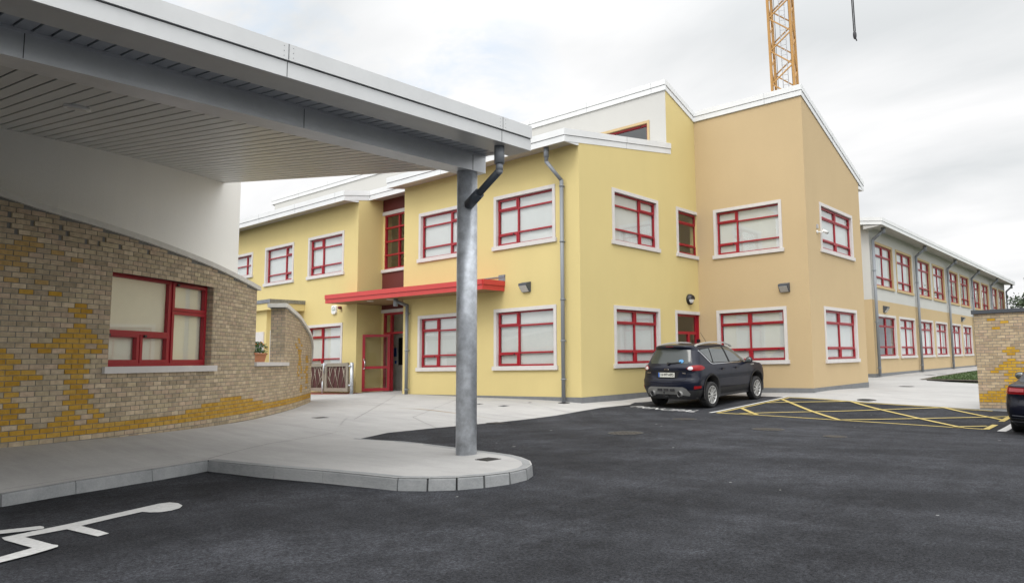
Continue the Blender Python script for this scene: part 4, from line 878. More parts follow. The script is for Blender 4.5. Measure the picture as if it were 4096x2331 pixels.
# ------------------------------------------------------------------ stainless gates
GA = thing('gate', 'pair of low stainless steel gates with crossing bars beside the curved brick wall', 'gate')
def gates():
    # shared plane: from the post at the yellow wall towards the curved wall
    fr = Frame((-23.92, 14.66, 0), (-1, -.02, 0), (-.02, -1, 0)); z0, z1 = .47, 1.525
    for i, (a, b) in enumerate(((.06, 1.58), (1.62, 3.14))):
        w = MB(); q = .13
        fr.box(w, a, b, -.03, .03, z1-q, z1); fr.box(w, a, b, -.03, .03, z0, z0+q); fr.box(w, a, a+q, -.03, .03, z0+q, z1-q); fr.box(w, b-q, b, -.03, .03, z0+q, z1-q)
        o = w.build('gate_leaf', M['stain'], GA)
        p = MB(); fr.box(p, a+q, b-q, -.02, -.012, z0+q, z1-q); p.build('infill_panel', M['gatep'], o)
        r = MB(); x0, x1 = a+q, b-q; c0, c1 = z0+q, z1-q; W = x1-x0
        segs = [(.02, 0, .28, 1), (.18, 0, .12, 1), (.30, 0, .48, 1), (.62, 0, .34, 1), (.74, 0, .95, 1), (.52, 0, .66, 1), (.80, 1, .98, .35), (.98, .1, .78, 1), (.04, .55, .30, .0), (0, .75, .2, .98)]
        if i == 0: segs = [(1-p_, q_, 1-r_, s_) for p_, q_, r_, s_ in segs]
        for p_, q_, r_, s_ in segs: r.cyl(fr.p(x0+W*p_, .0, c0+(c1-c0)*q_), fr.p(x0+W*r_, .0, c0+(c1-c0)*s_), .011, n=6)
        r.build('decorative_bars', M['stain'], o)
    w = MB(); w.cyl((-23.80, 14.68, .33), (-23.80, 14.68, 1.53), .06, n=16)
    for z in (.70, 1.40): w.cyl((-23.98, 14.67, z), (-23.76, 14.62, z), .028, n=8); w.ball((-23.80, 14.60, z), (.05, .04, .04), 8, 6)
    w.build('gate_post', M['steel'], GA)
    w = MB(); fr2 = fr; w.cyl(fr.p(1.60, .05, 1.15), fr.p(1.60, .05, 1.55), .022, n=8); w.cyl(fr.p(1.66, .06, .36), fr.p(1.66, .06, .85), .02, n=8); fr.box(w, 1.45, 1.75, .03, .06, 1.46, 1.5); w.build('latch', M['steel'], GA)
gates()
tag(sheet('play_surface', [(-23.9, 14.55), (-23.9, 15.2), (-30, 15.2), (-30, 13.0), (-25.2, 14.1)], lambda x, y: G(x, y)+.008, M['tread'], 1.0), kind='structure')

# ------------------------------------------------------------------ big canopy over the drop-off
CN = thing('canopy', 'large white edged canopy with slatted metal soffit on a round galvanised post', 'canopy')
def canopy():
    s = .012; YE, YS = 6.53, -7.0
    zs = lambda x, y: 4.316+.139*(-8.73-x)+s*(y-6.53)          # inner soffit
    # roof sheet
    w = MB()
    P = lambda x, y, z: (x, y, z+s*(y-6.5))
    prof = [(-6.50, 4.20), (-6.50, 4.50), (-17.2, 4.50+.139*10.7+.02), (-17.2, 4.36+.139*10.7), (-7.3, 4.36)]
    n = len(prof); a = [P(x, YE-.02, z) for x, z in prof]; b = [P(x, YS, z) for x, z in prof]
    w.add(a+b, [tuple(range(n)), tuple(range(n, 2*n))[::-1]]+[(i, (i+1) % n, n+(i+1) % n, n+i) for i in range(n)]); w.build('roof', M['roof'], CN)
    fascia(CN, (-6.50, YS, 4.195+s*(YS-6.5)), (-6.50, YE, 4.195), (1, 0, 0), .325, 'fasciab', ov=.0, at=[7+.52, 7+3.266, 7+6.015])
    w = MB(); w.add([(-6.5, YE, 4.197), (-6.5, YE, 4.52), (-17.2, YE, 4.52+.139*10.7), (-17.2, YE, 4.30+.139*10.7), (-8.73, YE, 4.33), (-7.34, YE, 4.30)], [(0, 1, 2, 3, 4, 5)])
    w.add([(-6.5, YE-.03, 4.197), (-6.5, YE-.03, 4.52), (-17.2, YE-.03, 4.52+.139*10.7), (-17.2, YE-.03, 4.30+.139*10.7), (-8.73, YE-.03, 4.33), (-7.34, YE-.03, 4.30)], [(5, 4, 3, 2, 1, 0)])
    w.build('end_fascia', M['fasciab'], CN, fix=False)
    # smooth gutter base
    w = MB(); w.add([P(-6.5, YE, 4.195), P(-6.9, YE, 4.20), P(-6.9, YS, 4.20), P(-6.5, YS, 4.195), P(-6.5, YE, 4.215), P(-6.9, YE, 4.22), P(-6.9, YS, 4.22), P(-6.5, YS, 4.215)], [(0, 1, 2, 3), (0, 4, 5, 1), (1, 5, 6, 2)]); w.build('gutter_base', M['csoffit'], CN, fix=False)
    # ribbed deck between gutter and beam
    w = MB(); y = YE-.02
    while y > YS:
        y2 = y-.104; w.hexa([P(-7.36, y2, 4.285), P(-6.9, y2, 4.235), P(-6.9, y, 4.235), P(-7.36, y, 4.285), P(-7.36, y2, 4.30), P(-6.9, y2, 4.25), P(-6.9, y, 4.25), P(-7.36, y, 4.30)]); y -= .124
    w.build('deck_ribs', M['csoffit2'], CN)
    w = MB(); w.hexa([P(-7.4, YS, 4.305), P(-6.88, YS, 4.255), P(-6.88, YE-.02, 4.255), P(-7.4, YE-.02, 4.305), P(-7.4, YS, 4.31), P(-6.88, YS, 4.26), P(-6.88, YE-.02, 4.26), P(-7.4, YE-.02, 4.31)]); w.build('deck_back', M['plinth'], CN)
    # beam casing
    w = MB(); w.hexa([P(-7.655, YS, 4.035-.0), P(-7.35, YS, 4.035), P(-7.35, YE-.02, 4.035), P(-7.655, YE-.02, 4.035), P(-7.655, YS, 4.30), P(-7.35, YS, 4.30), P(-7.35, YE-.02, 4.30), P(-7.655, YE-.02, 4.30)])
    o = w.build('beam', M['beam'], CN)
    w = MB(); 
    for y in (6.28, 3.90, 1.52): w.box(-7.348, -7.3465, y-.003, y+.003, 4.04+s*(y-6.5), 4.29+s*(y-6.5))
    w.hexa([P(-7.35, YS, 4.255), P(-7.344, YS, 4.255), P(-7.344, YE-.02, 4.255), P(-7.35, YE-.02, 4.255), P(-7.35, YS, 4.30), P(-7.344, YS, 4.30), P(-7.344, YE-.02, 4.30), P(-7.35, YE-.02, 4.30)], 1)
    w.build('beam_seams', [M['groove'], M['beam']], o)
    # slatted soffit boards
    w = MB(); y = YE-.035
    while y > YS:
        y2 = y-.127; x0, x1 = -7.655, -16.6
        w.hexa([(x1, y2, zs(x1, y2)), (x0, y2, zs(x0, y2)), (x0, y, zs(x0, y)), (x1, y, zs(x1, y)), (x1, y2, zs(x1, y2)+.012), (x0, y2, zs(x0, y2)+.012), (x0, y, zs(x0, y)+.012), (x1, y, zs(x1, y)+.012)]); y -= .146
    w.build('soffit_boards', M['csoffit'], CN)
    w = MB(); w.hexa([(-16.6, YS, zs(-16.6, YS)+.035), (-7.66, YS, zs(-7.66, YS)+.035), (-7.66, YE-.03, zs(-7.66, YE)+.035), (-16.6, YE-.03, zs(-16.6, YE)+.035), (-16.6, YS, zs(-16.6, YS)+.045), (-7.66, YS, zs(-7.66, YS)+.045), (-7.66, YE-.03, zs(-7.66, YE)+.045), (-16.6, YE-.03, zs(-16.6, YE)+.045)]); w.build('soffit_back', M['groove'], CN)
    # post
    w = MB(); w.cyl((-7.5, 6.31, .12), (-7.5, 6.31, 4.05), .137, n=48); w.build('post', M['steel'], CN)
    # gutter outlet pipe into the post
    w = MB(); A = Vector((-6.66, 6.13, 4.0)); 
    w.cyl((-6.66, 6.13, 4.20), (-6.66, 6.13, 3.965), .066, n=20); w.cyl((-6.66, 6.13, 3.97), (-6.66, 6.13, 3.87), .047, n=20); w.ball((-6.66, 6.13, 3.865), (.047, .047, .047), 16, 10); w.build('outlet_pipe', M['pipe'], CN)
    q0 = Vector((-6.66, 6.13, 3.87)); q1 = Vector((-7.45, 6.25, 3.52)); w = MB(); w.cyl(q0, q1, .047, n=20); d = (q0-q1).normalized(); c = q1+d*.08; w.cyl(c, c+d*.28, .068, n=20); w.build('elbow_pipe', M['piped'], CN)
canopy()
t = thing('soffit_light', 'round flush light in the slatted canopy soffit', 'ceiling light')
w = MB(); x, y = -9.68, 2.50; z = 4.316+.139*(-8.73-x)+.012*(y-6.53)
w.cyl((x, y, z-.035), (x, y, z+.01), .125, n=28); w.build('bezel', M['whitep'], t); w = MB(); w.cyl((x, y, z-.039), (x, y, z-.01), .09, n=28); w.build('lens', M['lens'], t)
for o in [x for x in bpy.data.objects if x.parent == t]:
    for v in o.data.vertices: v.co.z += -.139*(v.co.x-x)

# ------------------------------------------------------------------ right hand brick wall
RW = thing('brick_wall', 'freestanding buff brick wall with yellow brick pattern and dark coping at the right edge', 'wall')
def right_wall():
    YW = 20.31; X0 = -3.82; X1 = 4.5; zb, zt = -.13, 2.43; L = .2065; C = .0752
    w = MB(); w.box(X0+.004, X1, YW+.005, YW+.33, -.4, zt); w.build('mortar_core', M['mortar'], RW)
    w = MB(); w.box(X0-.05, X1+.05, YW-.05, YW+.38, zt, zt+.095); w.build('coping', M['copdark'], RW)
    w = MB(); w.box(X0-.01, X1, YW-.012, YW+.3, -.4, -.055); w.build('footing', M['kerb'], RW)
    sc_ = 1.0417
    runs = [(2.225, -3.355, -3.156), (2.151, -3.038, -2.843), (2.009, -3.248, -3.05), (1.498, -2.934, -2.738), (1.43, -3.046, -2.641), (1.354, -2.931, -2.736), (1.212, -2.938, -2.743), (1.141, -3.042, -2.549), (1.068, -3.141, -2.738), (.994, -3.243, -2.559), (.923, -3.35, -3.152), (.92, -2.936, -2.55), (.852, -3.041, -2.55), (.784, -2.938, -2.5), (.712, -3.042, -2.5), (.64, -2.938, -2.5), (.568, -3.042, -2.5), (.499, -3.142, -2.3), (.422, -3.461, -2.2), (.355, -3.657, -1), (.284, -3.655, -1), (.21, -3.655, -1)]
    mot = {}
    for z, a, b in runs: mot.setdefault(round(((z-1.4)*sc_+1.4-.083)/C), []).append((a*sc_-.03, b*sc_+.03))
    rnd = random.Random(11); w = MB(); j = .006
    for k in range(-1, 32):
        zc = .083+k*C; z0, z1 = zc-C/2+j, min(zc+C/2-j, zt-.004)
        if z1-z0 < .01: continue
        off = X0 if k % 2 == 0 else X0-L/2
        # align with the yellow headers
        i = 0
        while off+i*L < X1:
            a = max(off+i*L, X0); b = min(off+i*L+L, X1); i += 1
            if b-a < .03: continue
            um = off+(i-.5)*L
            if any(p < um < q for p, q in mot.get(k, ())): col = rnd.choice([(.48, .28, .022), (.44, .25, .02), (.50, .30, .035)])
            else: base = rnd.choice([(.43, .33, .21), (.40, .31, .20), (.46, .36, .235), (.38, .29, .19), (.43, .32, .22)]); v = rnd.uniform(.86, 1.1); col = tuple(c*v for c in base)
            w.add([(a+j, YW, z0), (b-j, YW, z0), (b-j, YW, z1), (a+j, YW, z1), (a+j, YW+.02, z0), (b-j, YW+.02, z0), (b-j, YW+.02, z1), (a+j, YW+.02, z1)], [(0, 1, 2, 3), (3, 2, 6, 7), (0, 4, 5, 1), (0, 3, 7, 4), (1, 5, 6, 2)], 0, col)
        for a, b in ((0, .16), (.16, .33)) if k % 2 else ((0, .09), (.09, .28), (.28, .33)):
            base = rnd.choice([(.43, .33, .21), (.40, .31, .20)]); w.add([(X0, YW+a+j, z0), (X0, YW+b-j, z0), (X0, YW+b-j, z1), (X0, YW+a+j, z1), (X0+.02, YW+a+j, z0), (X0+.02, YW+b-j, z0), (X0+.02, YW+b-j, z1), (X0+.02, YW+a+j, z1)], [(0, 1, 2, 3), (3, 2, 6, 7), (0, 4, 5, 1), (0, 3, 7, 4), (1, 5, 6, 2)], 0, base)
    w.build('brickwork', M['brick'], RW)
right_wall()

# ------------------------------------------------------------------ road markings
def strip_line(name, pts_list, wd, m, label, cat='road marking', off=.009, group=None):
    mb = MB(); z = lambda x, y: G(x, y)+off
    for li, item in enumerate(pts_list):
        (a, b), w_ = (item[0], item[1]), (item[2] if len(item) > 2 else wd)
        a = Vector(a); b = Vector(b); d = (b-a).normalized(); n = Vector((-d.y, d.x))*w_/2; k = max(1, int((b-a).length/.4)); o = .0012*li
        for i in range(k):
            p = a+(b-a)*i/k; q = a+(b-a)*(i+1)/k
            mb.quad(*[(v.x, v.y, z(v.x, v.y)+o) for v in (p-n, q-n, q+n, p+n)])
    return tag(mb.build(name, m), label, cat, group)
strip_line('bay_line', [((-9.42, 15.95), (-9.42, 20.75))], .10, M['wline'], 'white painted bay line between the parked car and the yellow hatched box')
strip_line('bay_line', [((-2.60, 15.78), (-2.60, 20.3))], .16, M['wline'], 'short white painted bay line beside the wheel of the car at the right edge')
XL, XRr, YN, YFm = -9.24, -2.92, 16.0, 20.42
hatch = [((XL, YN), (XRr, YN+.02), .10), ((XL, YFm+.05), (-3.5, 20.2), .10), ((XL, YN), (XL, YFm+.1), .10), ((XRr, YN), (XRr, YN+1.05), .12), ((XRr, YN+1.8), (XRr, 19.2), .12),
         ((XL, 17.3), (-8.1, YN), .11), ((XL, 19.9), (-6.0, YN), .11), ((-7.3, YFm), (-3.35, YN), .11), ((-4.75, YFm-.1), (XRr, 18.1), .11),
         ((XL, 18.7), (-7.25, YFm), .10), ((-8.6, YN), (-4.6, 20.3), .10), ((-5.95, YN), (-2.95, 18.9), .10), ((-3.55, YN), (-3.0, 16.6), .10)]
strip_line('hatched_box', hatch, .1, M['yline'], 'yellow painted box with crossing diagonal lines on the asphalt by the right brick wall')
def draped_text(txt, p0, p1, cap, name, label, m):
    p0 = Vector(p0); p1 = Vector(p1); e = (p1-p0); W = e.length; e.normalize(); n = Vector((-e.y, e.x))
    me = text_mesh(txt, 1.0, bold=.012); xs = [v.co.x for v in me.vertices]; ys = [v.co.y for v in me.vertices]
    sx = W/(max(xs)-min(xs)); sy = cap/(max(ys)-min(ys)); x0, y0 = min(xs), min(ys)
    for v in me.vertices:
        q = p0+e*(v.co.x-x0)*sx+n*(v.co.y-y0)*sy; v.co = (q.x, q.y, G(q.x, q.y)+.010)
    me.materials.clear(); me.materials.append(m); o = bpy.data.objects.new(name, me); COL.objects.link(o); return tag(o, label, 'road marking')
draped_text('PRINCIPAL', (-11.95, 15.84), (-9.85, 15.84), .50, 'painted_word', 'white painted word PRINCIPAL on the asphalt behind the parked car', M['wline'])
# painted wheelchair symbol, near left
import itertools
CAMM = None
def cam_basis():
    pitch = R_(5.73); roll = math.atan(.0206)
    F = Vector((0, math.cos(pitch), math.sin(pitch))); R0 = Vector((1, 0, 0)); U0 = R0.cross(F)
    c, s = math.cos(roll), math.sin(roll)
    Rr = R0*c-U0*s; Ur = R0*s+U0*c
    T = Matrix(((math.cos(AZ), -math.sin(AZ), 0), (math.sin(AZ), math.cos(AZ), 0), (0, 0, 1)))
    return T@Rr, T@Ur, T@F
SYM_POLYS = [[(-7.728, 1.672), (-7.87, 2.147), (-8.036, 2.566), (-8.198, 2.975), (-8.173, 3.057), (-8.046, 3.086), (-7.869, 3.058), (-7.754, 2.99), (-7.704, 2.904), (-7.708, 2.813), (-7.791, 2.752), (-7.89, 2.721), (-7.812, 2.496), (-7.682, 2.186), (-7.632, 2.074), (-7.591, 1.78), (-7.591, 1.663)], [(-7.632, 2.074), (-7.682, 2.186), (-7.317, 2.217), (-7.123, 2.224), (-7.082, 2.134)], [(-7.71, 1.669), (-7.583, 1.785), (-7.061, 1.84), (-7.012, 1.857), (-6.963, 1.846), (-6.935, 1.818), (-6.969, 1.736), (-7.07, 1.718), (-7.58, 1.661)], [(-6.709, 1.097), (-6.943, 1.501), (-7.07, 1.718), (-7.097, 1.777), (-6.994, 1.854), (-6.937, 1.835), (-6.898, 1.78), (-6.82, 1.651), (-6.745, 1.46), (-6.474, 1.061)], [(-8.043, 1.391), (-8.092, 1.54), (-8.042, 1.727), (-7.96, 1.974), (-7.889, 1.983), (-7.828, 1.971), (-7.797, 1.95), (-7.805, 1.926), (-7.831, 1.808), (-7.877, 1.693), (-7.91, 1.516), (-7.832, 1.392)]]
def symbol():
    mb_o = None
    t = thing('wheelchair_symbol', 'white painted wheelchair symbol on the asphalt at the near left', 'road marking')
    for i, poly in enumerate(SYM_POLYS):
        o = sheet('stroke', poly, lambda x, y, i=i: G(x, y)+.009+.0015*i, M['wline'], .5, t)
symbol()

# ------------------------------------------------------------------ covers and gullies
def disc_cover(x, y, r, label, m, group):
    w = MB(); n = 28; z = lambda a, b: G(a, b)+.0055
    ring = [(x+r*math.cos(2*math.pi*i/n), y+r*math.sin(2*math.pi*i/n)) for i in range(n)]; rin = [(x+r*.86*math.cos(2*math.pi*i/n), y+r*.86*math.sin(2*math.pi*i/n)) for i in range(n)]
    t = thing('manhole_cover', label, 'manhole cover', group)
    w.add([(*p, z(*p)+.001) for p in ring]+[(*p, z(*p)+.001) for p in rin], [(i, (i+1) % n, n+(i+1) % n, n+i) for i in range(n)]); w.build('rim', M['iron'], t)
    w = MB(); w.add([(*p, z(*p)) for p in rin], [tuple(range(n))])
    o = w.build('plate', m, t); w = MB(); zc = z(x, y)
    for i in range(-5, 6):
        for jx in range(-5, 6):
            px, py = x+i*r*.15, y+jx*r*.15
            if math.hypot(px-x, py-y) < r*.78 and (i+jx) % 2: w.box(px-.02, px+.02, py-.02, py+.02, z(px, py)-.002, z(px, py)+.003)
    w.build('studs', m, o)
GM = 'round manhole covers in the asphalt'
disc_cover(-9.0, 14.05, .30, 'round brown manhole cover just behind the word PRINCIPAL', M['rust'], GM)
disc_cover(-8.1, 10.6, .34, 'round dark manhole cover in the asphalt between the post and the parked car', M['rust'], GM)
disc_cover(-6.3, 12.9, .33, 'round brown manhole cover in front of the hatched box', M['rust'], GM)
disc_cover(-4.75, 12.4, .22, 'small worn round cover nearest the hatched box corner', M['rust'], GM)
def sq_cover(x, y, s, label, zf, group=None, rot=0, slots=True, name='drain_grate'):
    t = thing(name, label, 'drain', group); w = MB(); c, sn = math.cos(rot), math.sin(rot)
    P = lambda a, b: (x+a*c-b*sn, y+a*sn+b*c)
    def bx(a0, a1, b0, b1, z1, mb): q = [P(a0, b0), P(a1, b0), P(a1, b1), P(a0, b1)]; mb.hexa([(*p, zf(*p)-.01) for p in q]+[(*p, zf(*p)+z1) for p in q])
    bx(-s, s, -s, s, .004, w); w.build('frame', M['blackp'], t); w = MB()
    for i in range(6):
        a = -s+.02+i*(2*s-.04)/6; bx(a, a+(2*s-.04)/6*.55, -s+.02, s-.02, .009, w)
    w.build('bars', M['iron'], t)
gz = lambda x, y: G(x, y)+.005
pz = lambda x, y: max(PZ(x, y), G(x, y)+.006)+.003
sq_cover(-6.86, 6.12, .115, 'square dark grate on the pavement beside the galvanised post', pz)
sq_cover(-15.05, 8.55, .16, 'small dark grate in the concrete near the curved brick wall', gz)
sq_cover(-11.85, 10.82, .17, 'square gully grate in the concrete apron right of the post', gz)
sq_cover(-15.4, 6.85, .07, 'tiny dark cover at the foot of the curved brick wall', pz)
sq_cover(-13.55, 14.9, .12, 'dark grate at the foot of the corner downpipe', gz, name='drain_grate')
for x, y, r in ((-7.9, 28.4, .3), (-7.0, 20.95, .28), (-9.3, 37.7, .28), (-9.15, 39.5, .28), (-4.6, 26.6, .3)):
    disc_cover(x, y, r, {-7.9: 'dark cover in the pale concrete beside the peach corner', -7.0: 'flat dark cover at the edge of the hatched box', -9.3: 'dark cover at the tip of the lawn, the nearer of two', -9.15: 'dark cover beside the lawn, the farther of two', -4.6: 'dark cover in the concrete by the right brick wall'}[x], M['iron'], 'covers in the concrete apron')

# ------------------------------------------------------------------ tower crane
def crane():
    az = math.atan2(10.3, 50); bx, by = 50*math.tan(az), 50
    # camera frame to scene frame
    def tob(x, y): return (x*math.cos(AZ)-y*math.sin(AZ), x*math.sin(AZ)+y*math.cos(AZ))
    cx, cy = tob(11.55, 50)
    t = thing('tower_crane', 'yellow lattice tower crane mast rising behind the peach gable', 'crane', loc=(cx, cy, 0))
    a = .8; ang = AZ*0+R_(-21)-AZ; ca, sa = math.cos(-AZ*0+R_(23)-0), math.sin(R_(23))
    # mast turned so one broad face looks left of the viewer
    th = AZ+R_(-22)
    ex = Vector((math.cos(th), math.sin(th), 0)); ey = Vector((-math.sin(th), math.cos(th), 0))
    c = [ex*sx*a+ey*sy*a for sx, sy in ((-1, -1), (1, -1), (1, 1), (-1, 1))]
    up = Vector((0, 0, 1)); H = 52
    w = MB()
    for p in c: w.bar(p, p+up*H, .165)
    w.build('mast_legs', M['crane'], t)
    w = MB(); z = 0; st = 2.5/2
    while z < H-st:
        for i in range(4):
            p, q = c[i], c[(i+1) % 4]
            k = int(round(z/st))+i*0
            A, B_ = (p, q) if k % 2 else (q, p)
            w.bar(A+up*z, B_+up*(z+st), .085)
            if k % 2 == 0: pass
        z += st
    w.build('bracing', M['crane'], t)
    w = MB(); l = -ey*.15+ex*.1
    for s_ in (-.2, .2): w.bar(l+ex*s_, l+ex*s_+up*H, .045)
    z = 0
    while z < H: w.bar(l+ex*-.2+up*z, l+ex*.2+up*z, .03); z += .38
    w.build('ladder', M['cgrey'], t)
    w = MB(); zp = 17.1
    for zz in (9.5, 19.4, 29, 39): w.box(-.1, .62, -.55, .55, zz, zz+.12); w.bar(Vector((-.7, -.5, zz)), Vector((.7, .5, zz)), .12); w.ball((.2, .1, zz+.4), (.25, .2, .25), 8, 6)
    w.build('platform', M['lampb'], t)
    w = MB(); w.cyl(ex*-.5+up*2, ex*-.45+up*H, .02, n=5); w.cyl(ex*.62+ey*-.3+up*2, ex*.6+ey*-.3+up*H, .02, n=5); w.build('cable', M['rope'], t)
    # jib and hook ropes, above the frame
    hk = Vector((math.cos(AZ), math.sin(AZ), 0))*5.4; d = hk.normalized(); s = Vector((-d.y, d.x, 0))
    w = MB(); Lj = 30
    for o in (s*.6, -s*.6): w.bar(o+up*H-d*8, o+up*H+d*Lj, .14)
    w.bar(up*(H+1.1)-d*2, up*(H+1.1)+d*Lj, .14)
    x = 0
    while x < Lj-1: w.bar(s*.6+up*H+d*x, up*(H+1.1)+d*(x+.75), .06); w.bar(-s*.6+up*H+d*(x+1.5), up*(H+1.1)+d*(x+.75), .06); w.bar(s*.6+up*H+d*x, -s*.6+up*H+d*(x+1.5), .06); x += 1.5
    w.build('jib', M['crane'], t)
    zh = 24.95
    w = MB(); 
    for o in (-.05, .06): w.cyl(hk+d*o+up*(zh+.3), hk+d*o+up*H, .045, n=6)
    w.ball(hk+up*zh, (.14, .14, .34), 10, 8); w.bar(hk+up*(zh-.1), hk+up*(zh-.45)+d*.12, .08); w.build('hook_rope', M['rope'], t)
    t.rotation_euler = (0, 0, 0)
    # the mast leans very slightly as seen
    t.rotation_euler = (math.sin(AZ)*R_(0)-R_(0), 0, 0)
    ax = Vector((-math.sin(AZ), math.cos(AZ), 0)); t.rotation_mode = 'AXIS_ANGLE'; t.rotation_axis_angle = (R_(-1.0), ax.x, ax.y, 0)
crane()

# ------------------------------------------------------------------ tree behind the right wall
def tree(x, y, h, rad, label, n=5200, seed=1):
    r = random.Random(seed); z0 = G(min(x, 28), min(y, 90)); t = thing('tree', label, 'tree', loc=(x, y, z0))
    w = MB(); w.cyl((0, 0, 0), (.1, 0, h*.45), .32, .20, 12); cl = []
    for i in range(16):
        a = r.uniform(0, 6.28); e = r.uniform(.2, 1.2); b = Vector((.05, 0, h*r.uniform(.3, .5))); L = rad*r.uniform(.6, 1.0)
        p = b+Vector((math.cos(a)*math.cos(e)*L, math.sin(a)*math.cos(e)*L, math.sin(e)*L*1.2)); w.cyl(b, p, .10, .03, 6); cl.append(p)
        for k in range(4):
            q = p+Vector((r.gauss(0, .9), r.gauss(0, .9), r.gauss(.1, .7))); w.cyl(b+(p-b)*.7, q, .04, .015, 5); cl.append(q)
    w.build('trunk', M['bark'], t); l = MB()
    for i in range(n):
        c = r.choice(cl); p = c+Vector((r.gauss(0, .42), r.gauss(0, .42), r.gauss(0, .32))); s = r.uniform(.06, .14)
        v = Vector((r.gauss(0, 1), r.gauss(0, 1), r.gauss(0, 1))).normalized(); u = v.orthogonal().normalized()*s; v2 = v.cross(u).normalized()*s*.7
        l.quad(p-u, p-v2, p+u, p+v2)
    l.build('crown', M['leaft'], t, fix=False); return t
def tob(x, y): return (x*math.cos(AZ)-y*math.sin(AZ), x*math.sin(AZ)+y*math.cos(AZ))
tx, ty = tob(1640/2808*62, 62); tree(tx, ty, 8.6, 3.2, 'dark green tree top above the right brick wall', n=9000)
# ------------------------------------------------------------------ cars
def lin(tab, z, k):
    if z <= tab[0][0]: return tab[0][k]
    for a, b in zip(tab, tab[1:]):
        if z <= b[0]: q = (z-a[0])/(b[0]-a[0]); return a[k]+(b[k]-a[k])*q
    return tab[-1][k]
class CarShape:
    def __init__(s, tab, wheels, arch, p=2.7, cr=.36, cf=.5): s.t = tab; s.w = wheels; s.a = arch; s.p = p; s.cr = cr; s.cf = cf
    def rear(s, z): return lin(s.t, z, 1)
    def front(s, z): return lin(s.t, z, 2)
    def half(s, z): return lin(s.t, z, 3)
    def lat(s, f, z):
        w = s.half(z); r = s.rear(z); q = s.front(z); k = 1.0
        a = min(max((f-r)/s.cr, 0), 1); b = min(max((q-f)/s.cf, 0), 1)
        return w*max(0, 1-(1-a)**s.p)**(1/s.p)*max(0, 1-(1-b)**s.p)**(1/s.p)
    def rfwd(s, l, z):
        u = min(abs(l)/s.half(z), .9999); return s.rear(z)+s.cr*(1-(1-u**s.p)**(1/s.p))
    def sp(s, q, z, off=0, side=1):      # q<1 round the rear corner, q>1 along the side
        w = s.half(z); r = s.rear(z)
        if q <= 1:
            th = q*math.pi/2; l = w*math.sin(th)**(2/s.p); f = r+s.cr*(1-math.cos(th)**(2/s.p)); n = Vector((math.sin(th), -math.cos(th)))
        else: f = r+s.cr+(q-1); l = s.lat(f, z); n = Vector((1, 0))
        return (side*(l+n.x*off), f+n.y*off, z)
    def body(s, zs, cfwd=None, hoodz=None):
        mb = MB(); NR, NS, NF = 14, 84, 12; rows = []
        for z in zs:
            r, q, w = s.rear(z), s.front(z), s.half(z); row = []
            for i in range(NR): th = i/NR*math.pi/2; row.append((w*math.sin(th)**(2/s.p), r+s.cr*(1-math.cos(th)**(2/s.p))))
            for i in range(NS+1): row.append((w, r+s.cr+(q-s.cf-r-s.cr)*i/NS))
            for i in range(NF-1, -1, -1): th = i/NF*math.pi/2; row.append((w*math.sin(th)**(2/s.p), q-s.cf*(1-math.cos(th)**(2/s.p))))
            pts = []
            for l, f in row:
                zz = z
                for fc, rz_ in s.w:
                    d = s.a**2-(f-fc)**2
                    if d > 0: zz = max(zz, rz_+math.sqrt(d))
                if zz > z and l > w*.8: l = l*s.half(zz)/w
                elif zz > z: zz = z
                pts.append((l, f, zz))
            rows.append(pts)
        n = len(rows[0]); mi = []
        for k, (ra, rb) in enumerate(zip(rows, rows[1:])):
            m = 1 if zs[k+1] <= s.t_trim+1e-6 else 0
            for sd in (1, -1):
                vs = [(sd*a, b, c) for a, b, c in ra+rb]; fs = []
                for i in range(n-1):
                    q4 = (i, i+1, n+i+1, n+i) if sd > 0 else (i, n+i, n+i+1, i+1)
                    zz = [vs[j][2] for j in q4]
                    if max(zz)-min(zz) < 1e-4 and abs(zs[k]-zs[k+1]) > 1e-3: continue
                    fs.append(q4)
                mb.add(vs, fs, m, None, True)
        top = rows[-1]; vs = [(a, b, c) for a, b, c in top]+[(0, b, c+.006) for a, b, c in top]
        for sd in (1, -1): mb.add([(sd*a, b, c) for a, b, c in vs], [((i, i+1, n+i+1, n+i) if sd > 0 else (i, n+i, n+i+1, i+1)) for i in range(n-1)], 0, None, True)
        return mb
def patch(poly, mp, m, name, parent, step=.06, both=True, th=0):
    obs = []
    for sd in ((1, -1) if both else (1,)):
        bm = bmesh.new(); vs = [bm.verts.new((x, y, 0)) for x, y in poly]; bm.faces.new(vs)
        for ax in (0, 1):
            lo = min(p[ax] for p in poly); hi = max(p[ax] for p in poly); k = math.floor(lo/step)*step+step
            while k < hi-1e-6:
                co = Vector((k, 0, 0)) if ax == 0 else Vector((0, k, 0)); no = Vector((1, 0, 0)) if ax == 0 else Vector((0, 1, 0))
                bmesh.ops.bisect_plane(bm, geom=bm.verts[:]+bm.edges[:]+bm.faces[:], plane_co=co, plane_no=no, dist=1e-5); k += step
        bmesh.ops.triangulate(bm, faces=[f for f in bm.faces if len(f.verts) > 4])
        for v in bm.verts: v.co = Vector(mp(v.co.x, v.co.y, sd))
        bmesh.ops.recalc_face_normals(bm, faces=bm.faces)
        me = bpy.data.meshes.new(name); bm.to_mesh(me); bm.free(); me.materials.append(m)
        for p in me.polygons: p.use_smooth = True
        o = bpy.data.objects.new(name, me); COL.objects.link(o); o.parent = parent; obs.append(o)
    return obs
M['skid'] = mat('skid_grey', (.22, .22, .215), .45, metal=.4)
M['aglass'] = mat('dark_car_glass', (.035, .042, .040), .12, spec=.5)
M['aglass2'] = mat('side_car_glass', (.055, .065, .065), .06, spec=1.0, coat=.5)
M['seam'] = mat('gap_and_shade', (.002, .002, .003), .8)
